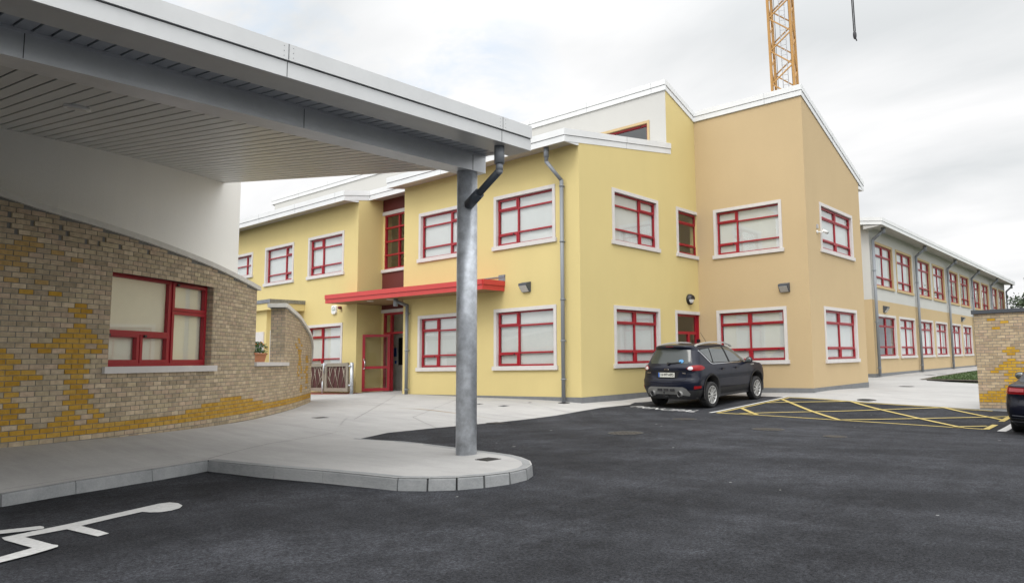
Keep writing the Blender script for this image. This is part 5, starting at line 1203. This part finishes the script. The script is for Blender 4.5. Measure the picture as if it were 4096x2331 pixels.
def wheel(parent, lat, fwd, r, wd, rim_r, spokes=10, side=1):
    o = MB(); n = 40; prof = [(r*.70, 0), (r*.80, .01), (r*.93, .012), (r*.985, -.012), (r, -.03), (r, -wd+.03), (r*.985, -wd+.01), (r*.9, -wd), (r*.6, -wd)]
    vs = []; fs = []
    for i in range(n):
        a = 2*math.pi*i/n
        for (rr, t) in prof: vs.append((lat+side*t, fwd+rr*math.cos(a), r+rr*math.sin(a)))
    k = len(prof)
    for i in range(n):
        for j in range(k-1): fs.append((i*k+j, i*k+j+1, ((i+1) % n)*k+j+1, ((i+1) % n)*k+j))
    o.add(vs, fs, 0, None, True); w = o.build('wheel', M['tyre'], parent)
    R = MB(); vs = []; fs = []; prof = [(rim_r*1.06, .004), (rim_r*1.0, .008), (rim_r*.95, -.01), (rim_r*.93, -.09)]; k = 4
    for i in range(n):
        a = 2*math.pi*i/n
        for (rr, t) in prof: vs.append((lat+side*t, fwd+rr*math.cos(a), r+rr*math.sin(a)))
    for i in range(n):
        for j in range(k-1): fs.append((i*k+j, i*k+j+1, ((i+1) % n)*k+j+1, ((i+1) % n)*k+j))
    R.add(vs, fs, 0, None, True)
    for i in range(spokes):
        a = 2*math.pi*i/spokes+.1; d = Vector((0, math.cos(a), math.sin(a))); e = Vector((0, -math.sin(a), math.cos(a))); c = Vector((lat, fwd, r)); X = Vector((side, 0, 0))
        h0, h1 = rim_r*.055, rim_r*.085; p0 = c+d*rim_r*.12; p1 = c+d*rim_r*.96
        R.hexa([p0-e*h0-X*.05, p0+e*h0-X*.05, p0+e*h0-X*.012, p0-e*h0-X*.012, p1-e*h1-X*.05, p1+e*h1-X*.05, p1+e*h1*.8+X*.0, p1-e*h1*.8+X*.0])
    c = Vector((lat, fwd, r)); R.cyl(c-Vector((side*.06, 0, 0)), c-Vector((side*.004, 0, 0)), rim_r*.17, n=16); R.build('rim', M['silver'], w)
    D = MB(); D.cyl(c-Vector((side*.10, 0, 0)), c-Vector((side*.09, 0, 0)), rim_r*.95, n=24); D.build('brake_disc', M['seam'], w)
def kuga():
    T = thing('parked_car', 'black compact sport utility car parked in the bay marked PRINCIPAL', 'car')
    tab = [(.20, .16, 4.28, .80), (.30, .08, 4.38, .865), (.42, .02, 4.43, .905), (.50, .0, 4.44, .915), (.62, .0, 4.44, .922), (.68, .035, 4.43, .922), (.78, .06, 4.41, .920), (.90, .065, 4.36, .908), (.97, .05, 4.28, .895), (1.00, .05, 4.2, .89), (1.035, .06, 4.0, .88), (1.065, .075, 3.75, .865), (1.09, .09, 3.46, .85), (1.12, .11, 3.38, .835), (1.20, .155, 3.22, .805), (1.30, .205, 3.04, .77), (1.40, .26, 2.86, .73), (1.48, .30, 2.68, .69), (1.53, .25, 2.55, .655), (1.565, .22, 2.45, .62), (1.60, .26, 2.32, .57), (1.625, .42, 2.15, .48), (1.640, .62, 2.0, .36), (1.648, .8, 1.85, .2)]
    wheels = [(.90, .345), (3.60, .345)]
    S = CarShape(tab, wheels, .40); S.t_trim = .42
    zs = [t_[0] for t_ in tab]; zs = sorted(set(zs+[.26, .36, .46, .56, .73, .84, 1.16, 1.25, 1.35, 1.44]))
    S.body(zs).build('body', [M['paint'], M['trimb']], T, fix=True)
    w = MB(); w.box(-.80, .80, .30, .52, .22, .40); w.box(-.58, .58, .45, 4.1, .22, .62); w.box(-.84, .84, 1.30, 3.2, .20, .45); w.box(-.7, .7, 4.0, 4.25, .25, .5); w.build('underbody', M['trimb'], T)
    for f, rr in wheels:
        for sd in (1, -1):
            lw = MB(); n = 24
            vs = []
            for i in range(n+1):
                a = math.pi*(-.12+1.24*i/n); c_, s_ = math.cos(a), math.sin(a)
                z = max(rr+.40*s_, .2); y = f+.40*c_; L0 = S.lat(y, max(z, .5)) 
                vs += [(sd*(L0+.012), y, z), (sd*(S.lat(f+.45*c_, max(rr+.45*s_, .5))+.012), f+.45*c_, max(rr+.45*s_, .2)), (sd*(L0-.36), y, z)]
            fs = [];
            for i in range(n): fs += [(3*i, 3*i+1, 3*i+4, 3*i+3), (3*i, 3*i+3, 3*i+5, 3*i+2)]
            lw.add(vs, fs, 0, None, True); lw.build('wheel_arch', M['trimb'], T, fix=False)
            wheel(T, sd*.925, f, .345, .22, .225, 10, sd)
    side = lambda off: (lambda f, z, sd: (sd*(S.lat(f, z)+off), f, z))
    rr = lambda off: (lambda l, z, sd: (l*sd, S.rfwd(l, z)-off, z))
    gl = [[(.70, 1.475), (.62, 1.45), (1.02, 1.16), (1.09, 1.14), (1.12, 1.50)], [(1.17, 1.505), (1.15, 1.135), (1.98, 1.125), (1.86, 1.525), (1.5, 1.525)], [(1.95, 1.522), (2.08, 1.123), (3.06, 1.125), (2.96, 1.21), (2.62, 1.40), (2.36, 1.505)]]
    gf = MB()
    fpoly = [(.56, 1.47), (1.0, 1.135), (1.1, 1.108), (3.2, 1.10), (3.02, 1.22), (2.66, 1.42), (2.38, 1.53), (1.9, 1.548), (1.3, 1.54), (.8, 1.51)]
    patch(fpoly, side(.004), M['seam'], 'window_surround', T, .07)
    for p in gl: patch(p, side(.009), M['aglass2'], 'side_window', T, .07)
    chrome = [(.54, 1.455), (.98, 1.12), (1.08, 1.09), (3.2, 1.085), (3.2, 1.10), (1.09, 1.108), (1.0, 1.135), (.565, 1.468)]
    patch(chrome, side(.012), M['chrome'], 'chrome_strip', T, .12)
    patch([(-.60, 1.13), (.60, 1.13), (.655, 1.20), (.575, 1.475), (0, 1.50), (-.575, 1.475), (-.655, 1.20)], rr(.006), M['aglass'], 'rear_window', T, .07, False)
    # windscreen
    patch([(-.62, 1.14), (.62, 1.14), (.52, 1.50), (-.52, 1.50)], lambda l, z, sd: (l, S.front(z)-S.cf*(1-(1-min(abs(l)/S.half(z), .999)**S.p)**(1/S.p))+.006, z), M['aglass'], 'windscreen', T, .08, False)
    sp = lambda off: (lambda q, z, sd: S.sp(q, z, off, sd))
    for o in patch([(.40, 1.0), (.47, 1.055), (.60, 1.085), (.80, 1.095), (1.0, 1.085), (1.14, 1.03), (1.16, .98), (1.05, .935), (.80, .915), (.55, .915), (.43, .95)], sp(.012), M['lred'], 'tail_light', T, .04): pass
    patch([(.425, .995), (.47, 1.04), (.54, 1.055), (.59, 1.03), (.60, .98), (.56, .945), (.49, .935), (.44, .955)], sp(.022), M['lclear'], 'reversing_light', T, .03)
    patch([(.62, .44), (.98, .46), (.99, .51), (.64, .51)], sp(.012), M['lred'], 'rear_reflector', T, .05)
    # tailgate gaps, door gaps, painted swage shadow
    def gap(pts, mp, nm='gap_and_shade', wd=.006, both=True):
        for sd in ((1, -1) if both else (1,)):
            w = MB()
            for (a, b), (c, d) in zip(pts, pts[1:]):
                k = max(1, int(math.hypot(c-a, d-b)/.06)); dx, dy = c-a, d-b; L_ = math.hypot(dx, dy); nx, ny = -dy/L_*wd/2, dx/L_*wd/2
                for i in range(k):
                    p = (a+dx*i/k, b+dy*i/k); q = (a+dx*(i+1)/k, b+dy*(i+1)/k)
                    w.quad(mp(p[0]-nx, p[1]-ny, sd), mp(q[0]-nx, q[1]-ny, sd), mp(q[0]+nx, q[1]+ny, sd), mp(p[0]+nx, p[1]+ny, sd))
            w.build(nm, M['seam'], T, fix=False)
    gap([(1.12, 1.09), (1.17, .95), (1.32, .80), (1.34, .60), (1.34, .42)], side(.004)); gap([(2.03, 1.09), (2.05, .42)], side(.004)); gap([(3.10, 1.09), (3.16, .9), (3.14, .42)], side(.004)); gap([(1.34, .42), (3.14, .42)], side(.004))
    gap([(0, .63), (.50, .63), (.60, .70), (.66, .90)], lambda a, b, sd: (sd*a, S.rfwd(a, b)-.004, b), wd=.012)
    gap([(.66, 1.09), (.67, 1.2), (.60, 1.48)], lambda a, b, sd: (sd*a, S.rfwd(a, b)-.004, b))
    gap([(0, .905), (.62, .905)], lambda a, b, sd: (sd*a, S.rfwd(a, b)-.004, b), wd=.022)  # dark strip painted as the shadow under the tailgate swage, no real gap
    # plate, recess and badge
    patch([(-.40, .885), (.40, .885), (.34, .70), (-.34, .70)], rr(.003), M['seam'], 'plate_recess', T, .1, False)
    w = MB(); w.box(-.262, .262, .020, .034, .732, .850); pl = w.build('number_plate', M['plate'], T)
    w = MB(); w.box(-.260, -.212, .017, .0195, .734, .848); w.build('plate_band', M['blue'], pl)
    w = MB(); w.box(-.262, .262, .016, .0199, .718, .734); w.build('plate_holder', M['blackp'], pl)
    me = text_mesh('10-WH-895', .098, .92, 1, bold=.0025); me.transform(Matrix(((1, 0, 0, .022), (0, 0, -1, .0165), (0, 1, 0, .791), (0, 0, 0, 1)))); me.materials.clear(); me.materials.append(M['blackp']); o = bpy.data.objects.new('plate_lettering', me); COL.objects.link(o); o.parent = pl
    w = MB(); w.cyl((0, .058, .955), (0, .034, .955), .075, n=28); bo = w.build('badge', M['chrome'], T)
    for v in bo.data.vertices: v.co.z = .955+(v.co.z-.955)*.42
    w = MB(); w.cyl((0, .034, .955), (0, .031, .955), .06, n=28); b2 = w.build('badge_centre', M['paint'], bo)
    for v in b2.data.vertices: v.co.z = .955+(v.co.z-.955)*.38
    for txt, x, zz, sz in (('KUGA', -.60, .835, .055), ('TDCi', .52, .83, .05)):
        me = text_mesh(txt, sz, 1.1, 1, bold=.002); me.transform(Matrix(((1, 0, 0, x), (0, 0, -1, S.rfwd(x, zz)-.006), (0, 1, 0, zz), (0, 0, 0, 1)))); me.materials.clear(); me.materials.append(M['chrome']); o = bpy.data.objects.new('model_lettering', me); COL.objects.link(o); o.parent = T
    st = MB(); st.cyl((.40, S.rfwd(.40, 1.19)-.012, 1.19), (.40, S.rfwd(.40, 1.19)-.014, 1.19), .085, n=20); so_ = st.build('window_sticker', mat('sticker', (.08, .27, .52), .4), T)
    for v in so_.data.vertices: v.co.z = 1.19+(v.co.z-1.19)*.55; v.co.y += (v.co.z-1.19)*.5
    # skid plate with two exhausts and tow hook
    patch([(-.52, .49), (.52, .49), (.62, .45), (.70, .34), (.66, .28), (.30, .32), (-.30, .32), (-.66, .28), (-.70, .34), (-.62, .45)], rr(.02), M['skid'], 'skid_plate', T, .05, False)
    for sd in (1, -1):
        w = MB(); w.cyl((sd*.44, .10, .34), (sd*.44, -.045, .335), .058, .062, 20, cap=False); w.cyl((sd*.44, .06, .34), (sd*.44, -.03, .335), .045, n=16, mi=1); w.build('exhaust', [M['silver'], M['seam']], T)
    w = MB(); 
    for x in (-.2, 0, .2): w.box(x-.07, x+.07, -.024, .02, .40, .45)
    w.build('bumper_slot', M['trimb'], T)
    w = MB(); w.tube([(0.0, .12, .27), (0, .0, .26), (0, -.09, .28), (0, -.10, .36)], .022, 8); w.ball((0, -.10, .38), (.03, .03, .03), 10, 6); w.build('tow_bar', M['trimb'], T)
    # wiper, spoiler, rails, aerial, mirrors, handles
    w = MB(); w.bar((.02, S.rfwd(0, 1.15)-.03, 1.145), (-.0+.42, S.rfwd(.42, 1.165)-.03, 1.17), .022); w.bar((.0, .10, 1.12), (.06, .08, 1.15), .05); w.build('rear_wiper', M['trimb'], T)
    w = MB(); w.box(-.12, .12, .205, .22, 1.565, 1.578); w.build('brake_light', M['lred'], T)
    w = MB(); w.cyl((0, .75, 1.64), (0, .75, 1.665), .04, n=10) if False else None; w.cyl((0, 2.25, 1.60), (0, 2.22, 1.66), .03, .02, 8); w.cyl((0, 2.22, 1.65), (-.0, 1.86, 1.98), .006, n=5); w.build('aerial', M['blackp'], T)
    w = MB(); w.cyl((.0, .95, 1.645), (.0, .95, 1.66), .05, n=14); w.build('roof_aerial_base', M['blackp'], T)
    for sd in (1, -1):
        w = MB(); pts = []
        for i in range(17):
            k = i/16; f = .55+k*2.05; z = 1.575+.115*math.sin(math.pi*min(max(k, .0), 1))**.55+(-.05*max(0, k-.8)*5*(.6)); pts.append(Vector((sd*(.60), f, z-.012)))
        for a, b in zip(pts, pts[1:]): w.bar(a, b, .055, .04)
        w.build('roof_rail', M['chrome'] if False else M['silver'], T)
        w = MB(); w.ball((sd*1.00, 2.98, 1.13), (.115, .075, .095), 14, 10); w.bar((sd*.84, 3.02, 1.07), (sd*.95, 3.0, 1.08), .06); mo = w.build('door_mirror', M['paint'], T)
        g = MB(); g.ball((sd*1.005, 2.925, 1.13), (.095, .03, .078), 14, 8); g.build('mirror_glass', M['aglass2'], mo)
        for f in (1.52, 2.33):
            w = MB(); w.bar((sd*(S.lat(f, .93)+.045), f-.09, .935), (sd*(S.lat(f, .93)+.045), f+.10, .925), .03, .028); w.ball((sd*(S.lat(f, .91)+.002), f, .905), (.012, .07, .045), 10, 6); w.build('door_handle', M['paint'], T)
        w = MB(); 
        for zz in (.96, .985): w.bar((sd*(S.lat(3.35, zz)+.008), 3.26, zz), (sd*(S.lat(3.4, zz)+.008), 3.46, zz+.008), .012)
        w.build('side_vent', M['silver'], T)
    hd = lambda l, z, sd: (sd*l, S.front(z)-S.cf*(1-(1-min(abs(l)/S.half(z), .9999)**S.p)**(1/S.p))+.01, z)
    patch([(.50, .80), (.82, .84), (.86, .96), (.80, .99), (.52, .88)], hd, M['lclear'], 'headlight', T, .05)
    for sd in (-.36, .36):
        for f in (1.62, 2.55):
            w = MB(); w.box(sd-.22, sd+.22, f-.05, f+.05, .6, 1.22); w.box(sd-.12, sd+.12, f-.03, f+.05, 1.24, 1.42)
    return T
def sedan():
    T = thing('parked_saloon', 'dark navy saloon car cut off by the right edge of the photo', 'car')
    tab = [(.18, .20, 4.75, .80), (.26, .10, 4.85, .87), (.36, .04, 4.90, .91), (.48, .0, 4.93, .93), (.60, .0, 4.93, .937), (.645, .03, 4.93, .938), (.72, .055, 4.91, .936), (.80, .045, 4.86, .925), (.90, .02, 4.75, .90), (.945, .01, 4.5, .885), (.965, .06, 4.2, .87), (.985, .25, 3.8, .85), (1.005, .55, 3.45, .82), (1.05, .72, 3.30, .79), (1.15, .95, 3.05, .745), (1.25, 1.2, 2.8, .69), (1.33, 1.45, 2.6, .635), (1.38, 1.65, 2.45, .58), (1.415, 1.85, 2.35, .50), (1.43, 2.0, 2.25, .40), (1.44, 2.05, 2.2, .25)]
    wheels = [(1.08, .335), (3.98, .335)]; S = CarShape(tab, wheels, .375, cr=.42, cf=.55); S.t_trim = .30
    zs = sorted({t_[0] for t_ in tab}|{.42, .54, .68, .76, .85, 1.1, 1.2, 1.29})
    S.body(zs).build('body', [M['paint2'], M['trimb']], T)
    w = MB(); w.box(-.78, .78, .35, .6, .2, .42); w.box(-.6, .6, .5, 4.5, .18, .6); w.box(-.85, .85, 1.5, 3.5, .17, .4); w.build('underbody', M['trimb'], T)
    for f, rr_ in wheels:
        for sd in (1, -1):
            lw = MB(); n = 20; vs = []
            for i in range(n+1):
                a = math.pi*i/n; y = f+.375*math.cos(a); z = rr_+.375*math.sin(a); L0 = S.lat(y, max(z, .45)); vs += [(sd*L0, y, z), (sd*(L0-.35), y, z)]
            lw.add(vs, [(2*i, 2*i+1, 2*i+3, 2*i+2) for i in range(n)], 0, None, True); lw.build('wheel_arch', M['trimb'], T, fix=False)
            wheel(T, sd*.93, f, .335, .26, .24, 10, sd)
    side = lambda off: (lambda f, z, sd: (sd*(S.lat(f, z)+off), f, z)); sp = lambda off: (lambda q, z, sd: S.sp(q, z, off, sd)); rr = lambda off: (lambda l, z, sd: (l*sd, S.rfwd(l, z)-off, z))
    patch([(1.15, 1.03), (3.2, 1.03), (2.75, 1.26), (2.5, 1.36), (1.9, 1.385), (1.6, 1.30)], side(.006), M['aglass2'], 'side_window', T, .08)
    patch([(1.05, 1.012), (3.3, 1.012), (3.3, 1.028), (1.08, 1.028)], side(.009), M['chrome'], 'chrome_strip', T, .12)
    patch([(-.66, 1.02), (.66, 1.02), (.50, 1.34), (-.50, 1.34)], lambda l, z, sd: (l, S.rfwd(l, z)-.008, z+.004), M['aglass'], 'rear_window', T, .07, False)
    patch([(.34, .80), (.80, .80), (.88, .83), (.88, .90), (.80, .935), (.34, .925)], sp(.010), M['lred'], 'tail_light', T, .04)
    patch([(.36, .845), (.70, .845), (.72, .915), (.36, .91)], sp(.016), mat('pink_lamp', (.52, .12, .13), .15, coat=.5), 'lamp_lens', T, .04)
    patch([(.74, .81), (.87, .83), (.87, .895), (.76, .925)], sp(.017), M['lamber'], 'indicator', T, .04)
    patch([(.0, .38), (.62, .39), (.62, .41), (0, .40)], sp(.02), M['chrome'], 'bumper_trim', T, .1)
    patch([(.28, .275), (.74, .275), (.76, .295), (.74, .35), (.28, .35)], sp(.016), M['chrome'], 'exhaust_surround', T, .05)
    patch([(.30, .287), (.73, .287), (.73, .338), (.30, .338)], sp(.024), M['seam'], 'exhaust', T, .05)
    for sd in (1, -1):
        w = MB(); w.ball((sd*1.02, 3.0, 1.04), (.12, .08, .085), 14, 10); w.bar((sd*.84, 3.05, 1.0), (sd*.96, 3.02, 1.01), .05); mo = w.build('door_mirror', M['paint2'], T)
        g = MB(); g.ball((sd*1.025, 2.94, 1.04), (.10, .03, .068), 14, 8); g.build('mirror_glass', M['aglass2'], mo)
    def gp(a, b):
        w = MB()
        for sd in (1, -1):
            w.quad(*[(sd*l, S.rfwd(l, z)-.005, z) for l, z in ((a[0], a[1]), (b[0], b[1]), (b[0]+.008, b[1]), (a[0]+.008, a[1]))])
        w.build('gap_and_shade', M['seam'], T, fix=False)
    for i in range(8): gp((.60+.012*i, .92-.035*i), (.612+.012*i, .885-.035*i))
    w = MB(); w.box(-.26, .26, .03, .045, .68, .79); w.build('number_plate', M['plate'], T)
    return T
def place_car(T, x, y, Lx, c1, c2):
    """stand the car on the sloping asphalt: x = centre line, y = rear bumper"""
    ya, yb = c1, c2; z = lambda a, b: G(a, b)
    zrl, zrr, zfl, zfr = z(x-.8, y+ya), z(x+.8, y+ya), z(x-.8, y+yb), z(x+.8, y+yb)
    sx = ((zrr-zrl)+(zfr-zfl))/2/1.6; sy = ((zfl-zrl)+(zfr-zrr))/2/(yb-ya)
    ex = Vector((1, 0, sx)).normalized(); ey = Vector((0, 1, sy)).normalized(); ez = ex.cross(ey).normalized(); ey = ez.cross(ex)
    zc = (zrl+zrr+zfl+zfr)/4; o = Vector((x, y+(ya+yb)/2, zc))-ey*((ya+yb)/2)
    T.matrix_world = Matrix(((ex.x, ey.x, ez.x, o.x), (ex.y, ey.y, ez.y, o.y), (ex.z, ey.z, ez.z, o.z), (0, 0, 0, 1)))
def zstretch(T, K, sx):
    for o in bpy.data.objects:
        r = o
        while r.parent: r = r.parent
        if r == T and o.type == 'MESH':
            isw = 'wheel' == o.name.split('.')[0] or (o.parent and o.parent.name.split('.')[0] == 'wheel')
            for v in o.data.vertices: v.co.z = v.co.z*1.045 if isw else lerp(K, v.co.z); v.co.x *= sx; v.co.y *= sx
KG = kuga(); zstretch(KG, [(0, 0), (.20, .27), (.42, .53), (.62, .78), (.745, .89), (.79, .955), (1.0, 1.125), (1.1, 1.21), (1.5, 1.645), (1.65, 1.79), (2.0, 2.12)], 1.015)
place_car(KG, -10.98, 16.25, 0, .90, 3.60)
place_car(sedan(), -1.48, 14.95, 0, 1.08, 3.98)


# ------------------------------------------------------------------ low hall and trees behind the viewer, mirrored in the window panes
HB = thing('sports_hall', 'long low grey building behind the viewer, seen only as a reflection in the windows', 'building')
w = MB(); w.box(-75, 30, -40, -26, -.5, 4.4); w.build('wall', M['white'], HB)
w = MB(); w.prism([(-75.6, -25.4, 4.4), (-75.6, -40.6, 4.4), (-75.6, -40.6, 4.9), (-75.6, -33, 6.4), (-75.6, -25.4, 4.9)], (106.2, 0, 0)); w.build('roof', M['plinth'], HB)
for i in range(16):
    x = -71+i*6.3; w = MB(); w.box(x, x+3.2, -26.0, -25.95, 1.1, 2.9); w.build('window', M['dark'], HB)
t0 = tree(16, 2, 7.5, 3.2, 'bushy tree beyond the car park at the right, out of frame', n=2600, seed=4); t0['group'] = 'trees beyond the car park'
for x, y, rz_ in ((20, 12, 1.0), (24, 23, 2.2), (18, -9, 3.0), (27, 33, 4.0)):
    c = copy_tree(t0); c.location = (x, y, 0); c.rotation_euler.z = rz_

# ------------------------------------------------------------------ camera
rt, upv, fw = cam_basis()
cam_d = bpy.data.cameras.new('camera'); cam = bpy.data.objects.new('camera', cam_d); COL.objects.link(cam)
mw = Matrix((( rt.x, upv.x, -fw.x, 0), (rt.y, upv.y, -fw.y, 0), (rt.z, upv.z, -fw.z, EYE), (0, 0, 0, 1))); cam.matrix_world = mw
cam_d.sensor_width = 36; cam_d.lens = 2808/4096*36; cam_d.shift_x = -(2550-2048)/4096; cam_d.shift_y = -(1165.5-1158)/4096
cam_d.clip_start = .05; cam_d.clip_end = 6000; sc.camera = cam

# ------------------------------------------------------------------ sky and sun (bright overcast)
W_ = bpy.data.worlds.new('World'); sc.world = W_; W_.use_nodes = True; nt = W_.node_tree; nt.nodes.clear(); L = nt.links
out = nt.nodes.new('ShaderNodeOutputWorld'); bg = nt.nodes.new('ShaderNodeBackground'); L.new(bg.outputs[0], out.inputs[0])
sky = nt.nodes.new('ShaderNodeTexSky'); sky.sky_type = 'NISHITA'; sky.sun_disc = False; sky.sun_elevation = R_(52)
SUN_AZ = math.atan2(-.45, -1.0)      # direction towards the sun in plan: (x, y)
sun_dir = Vector((.36, -.93, 0)).normalized()
sky.sun_rotation = math.atan2(sun_dir.x, sun_dir.y); sky.air_density = 1; sky.dust_density = 2
BGS = .12; bg.inputs['Strength'].default_value = BGS
tc = nt.nodes.new('ShaderNodeTexCoord'); sep = nt.nodes.new('ShaderNodeSeparateXYZ'); L.new(tc.outputs['Generated'], sep.inputs[0])
# project the view direction on a cloud layer: v / (z + .25)
ad = nt.nodes.new('ShaderNodeMath'); ad.operation = 'ADD'; L.new(sep.outputs['Z'], ad.inputs[0]); ad.inputs[1].default_value = .22
mxm = nt.nodes.new('ShaderNodeMath'); mxm.operation = 'MAXIMUM'; L.new(ad.outputs[0], mxm.inputs[0]); mxm.inputs[1].default_value = .12
cx = nt.nodes.new('ShaderNodeMath'); cx.operation = 'DIVIDE'; L.new(sep.outputs['X'], cx.inputs[0]); L.new(mxm.outputs[0], cx.inputs[1])
cy = nt.nodes.new('ShaderNodeMath'); cy.operation = 'DIVIDE'; L.new(sep.outputs['Y'], cy.inputs[0]); L.new(mxm.outputs[0], cy.inputs[1])
cv = nt.nodes.new('ShaderNodeCombineXYZ'); L.new(cx.outputs[0], cv.inputs[0]); L.new(cy.outputs[0], cv.inputs[1])
def wn(scale, det, rough, offs, dist=0, sxy=(1, 1)):
    mp = nt.nodes.new('ShaderNodeMapping'); mp.inputs['Location'].default_value = (*offs, 0); mp.inputs['Scale'].default_value = (*sxy, 1); mp.inputs['Rotation'].default_value = (0, 0, .5)
    n = nt.nodes.new('ShaderNodeTexNoise'); n.inputs['Scale'].default_value = scale; n.inputs['Detail'].default_value = det; n.inputs['Roughness'].default_value = rough; n.inputs['Distortion'].default_value = dist
    L.new(cv.outputs[0], mp.inputs[0]); L.new(mp.outputs[0], n.inputs['Vector']); return n.outputs['Fac']
n1 = wn(1.1, 7, .5, (3.1, 1.7), .3, (.7, 1.5)); n2 = wn(.55, 5, .5, (7.3, 4.4))
cr = nt.nodes.new('ShaderNodeValToRGB'); L.new(n1, cr.inputs['Fac'])
e = cr.color_ramp.elements; e[0].position = .36; e[0].color = (.80, .825, .84, 1); e[1].position = .58; e[1].color = (1.06, 1.06, 1.065, 1)
# brighter towards the zenith, as a real overcast sky
zr_ = nt.nodes.new('ShaderNodeMapRange'); L.new(sep.outputs['Z'], zr_.inputs['Value']); zr_.inputs['From Min'].default_value = .42; zr_.inputs['From Max'].default_value = 1.0
zr_.inputs['To Min'].default_value = .83/BGS; zr_.inputs['To Max'].default_value = 1.75/BGS
sm = nt.nodes.new('ShaderNodeVectorMath'); sm.operation = 'SCALE'; L.new(cr.outputs['Color'], sm.inputs[0]); L.new(zr_.outputs['Result'], sm.inputs['Scale'])
# the cloud is brighter on the side of the hidden sun
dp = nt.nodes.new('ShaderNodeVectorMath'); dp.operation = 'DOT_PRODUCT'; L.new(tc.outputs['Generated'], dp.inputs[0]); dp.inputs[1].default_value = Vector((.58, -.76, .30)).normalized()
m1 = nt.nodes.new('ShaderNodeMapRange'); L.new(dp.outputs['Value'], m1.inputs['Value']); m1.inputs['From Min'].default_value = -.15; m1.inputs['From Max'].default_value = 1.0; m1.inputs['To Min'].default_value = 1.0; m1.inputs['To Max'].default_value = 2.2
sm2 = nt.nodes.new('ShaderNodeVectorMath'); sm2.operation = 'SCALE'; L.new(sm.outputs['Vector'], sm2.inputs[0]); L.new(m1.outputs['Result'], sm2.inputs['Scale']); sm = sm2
# a few thin gaps where the blue shows
cg = nt.nodes.new('ShaderNodeValToRGB'); L.new(n2, cg.inputs['Fac']); g = cg.color_ramp.elements; g[0].position = .28; g[0].color = (.35, .35, .35, 1); g[1].position = .38; g[1].color = (1, 1, 1, 1)
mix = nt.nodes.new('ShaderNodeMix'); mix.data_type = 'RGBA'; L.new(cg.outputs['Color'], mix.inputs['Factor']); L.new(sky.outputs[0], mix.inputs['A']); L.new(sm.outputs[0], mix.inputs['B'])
def gap_in_cloud(dirv, k0, k1, col_in):
    d_ = nt.nodes.new('ShaderNodeVectorMath'); d_.operation = 'DOT_PRODUCT'; L.new(tc.outputs['Generated'], d_.inputs[0]); d_.inputs[1].default_value = Vector(dirv).normalized()
    q = nt.nodes.new('ShaderNodeMapRange'); L.new(d_.outputs['Value'], q.inputs['Value']); q.inputs['From Min'].default_value = k0; q.inputs['From Max'].default_value = k1
    nn = wn(3.2, 6, .6, (dirv[0]*9, dirv[1]*7), .4, (1, 1)); r_ = nt.nodes.new('ShaderNodeMapRange'); L.new(nn, r_.inputs['Value']); r_.inputs['From Min'].default_value = .47; r_.inputs['From Max'].default_value = .62
    mm = nt.nodes.new('ShaderNodeMath'); mm.operation = 'MULTIPLY'; L.new(q.outputs['Result'], mm.inputs[0]); L.new(r_.outputs['Result'], mm.inputs[1])
    m2 = nt.nodes.new('ShaderNodeMath'); m2.operation = 'MULTIPLY'; L.new(mm.outputs[0], m2.inputs[0]); m2.inputs[1].default_value = .45
    x = nt.nodes.new('ShaderNodeMix'); x.data_type = 'RGBA'; L.new(m2.outputs[0], x.inputs['Factor']); L.new(col_in, x.inputs['A']); x.inputs['B'].default_value = (.50/BGS, .66/BGS, .86/BGS, 1)
    return x.outputs['Result']
res = gap_in_cloud((-.838, .364, .407), .985, .998, mix.outputs['Result']); res = gap_in_cloud((-.717, .59, .371), .99, .999, res)
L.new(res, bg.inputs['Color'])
sl = bpy.data.lights.new('sun', 'SUN'); sl.energy = 1.0; sl.angle = R_(22); sl.color = (1, .965, .91)
so = bpy.data.objects.new('sun', sl); COL.objects.link(so)
dv = Vector((sun_dir.x*math.cos(R_(50)), sun_dir.y*math.cos(R_(50)), math.sin(R_(50)))); so.rotation_euler = dv.to_track_quat('Z', 'Y').to_euler()
sc.view_settings.view_transform = 'Standard'; sc.view_settings.look = 'None'; sc.view_settings.gamma = 1; sc.view_settings.exposure = .2
sc.render.engine = 'CYCLES'; sc.cycles.max_bounces = 8; sc.cycles.transparent_max_bounces = 12
sc.cycles.use_denoising = True
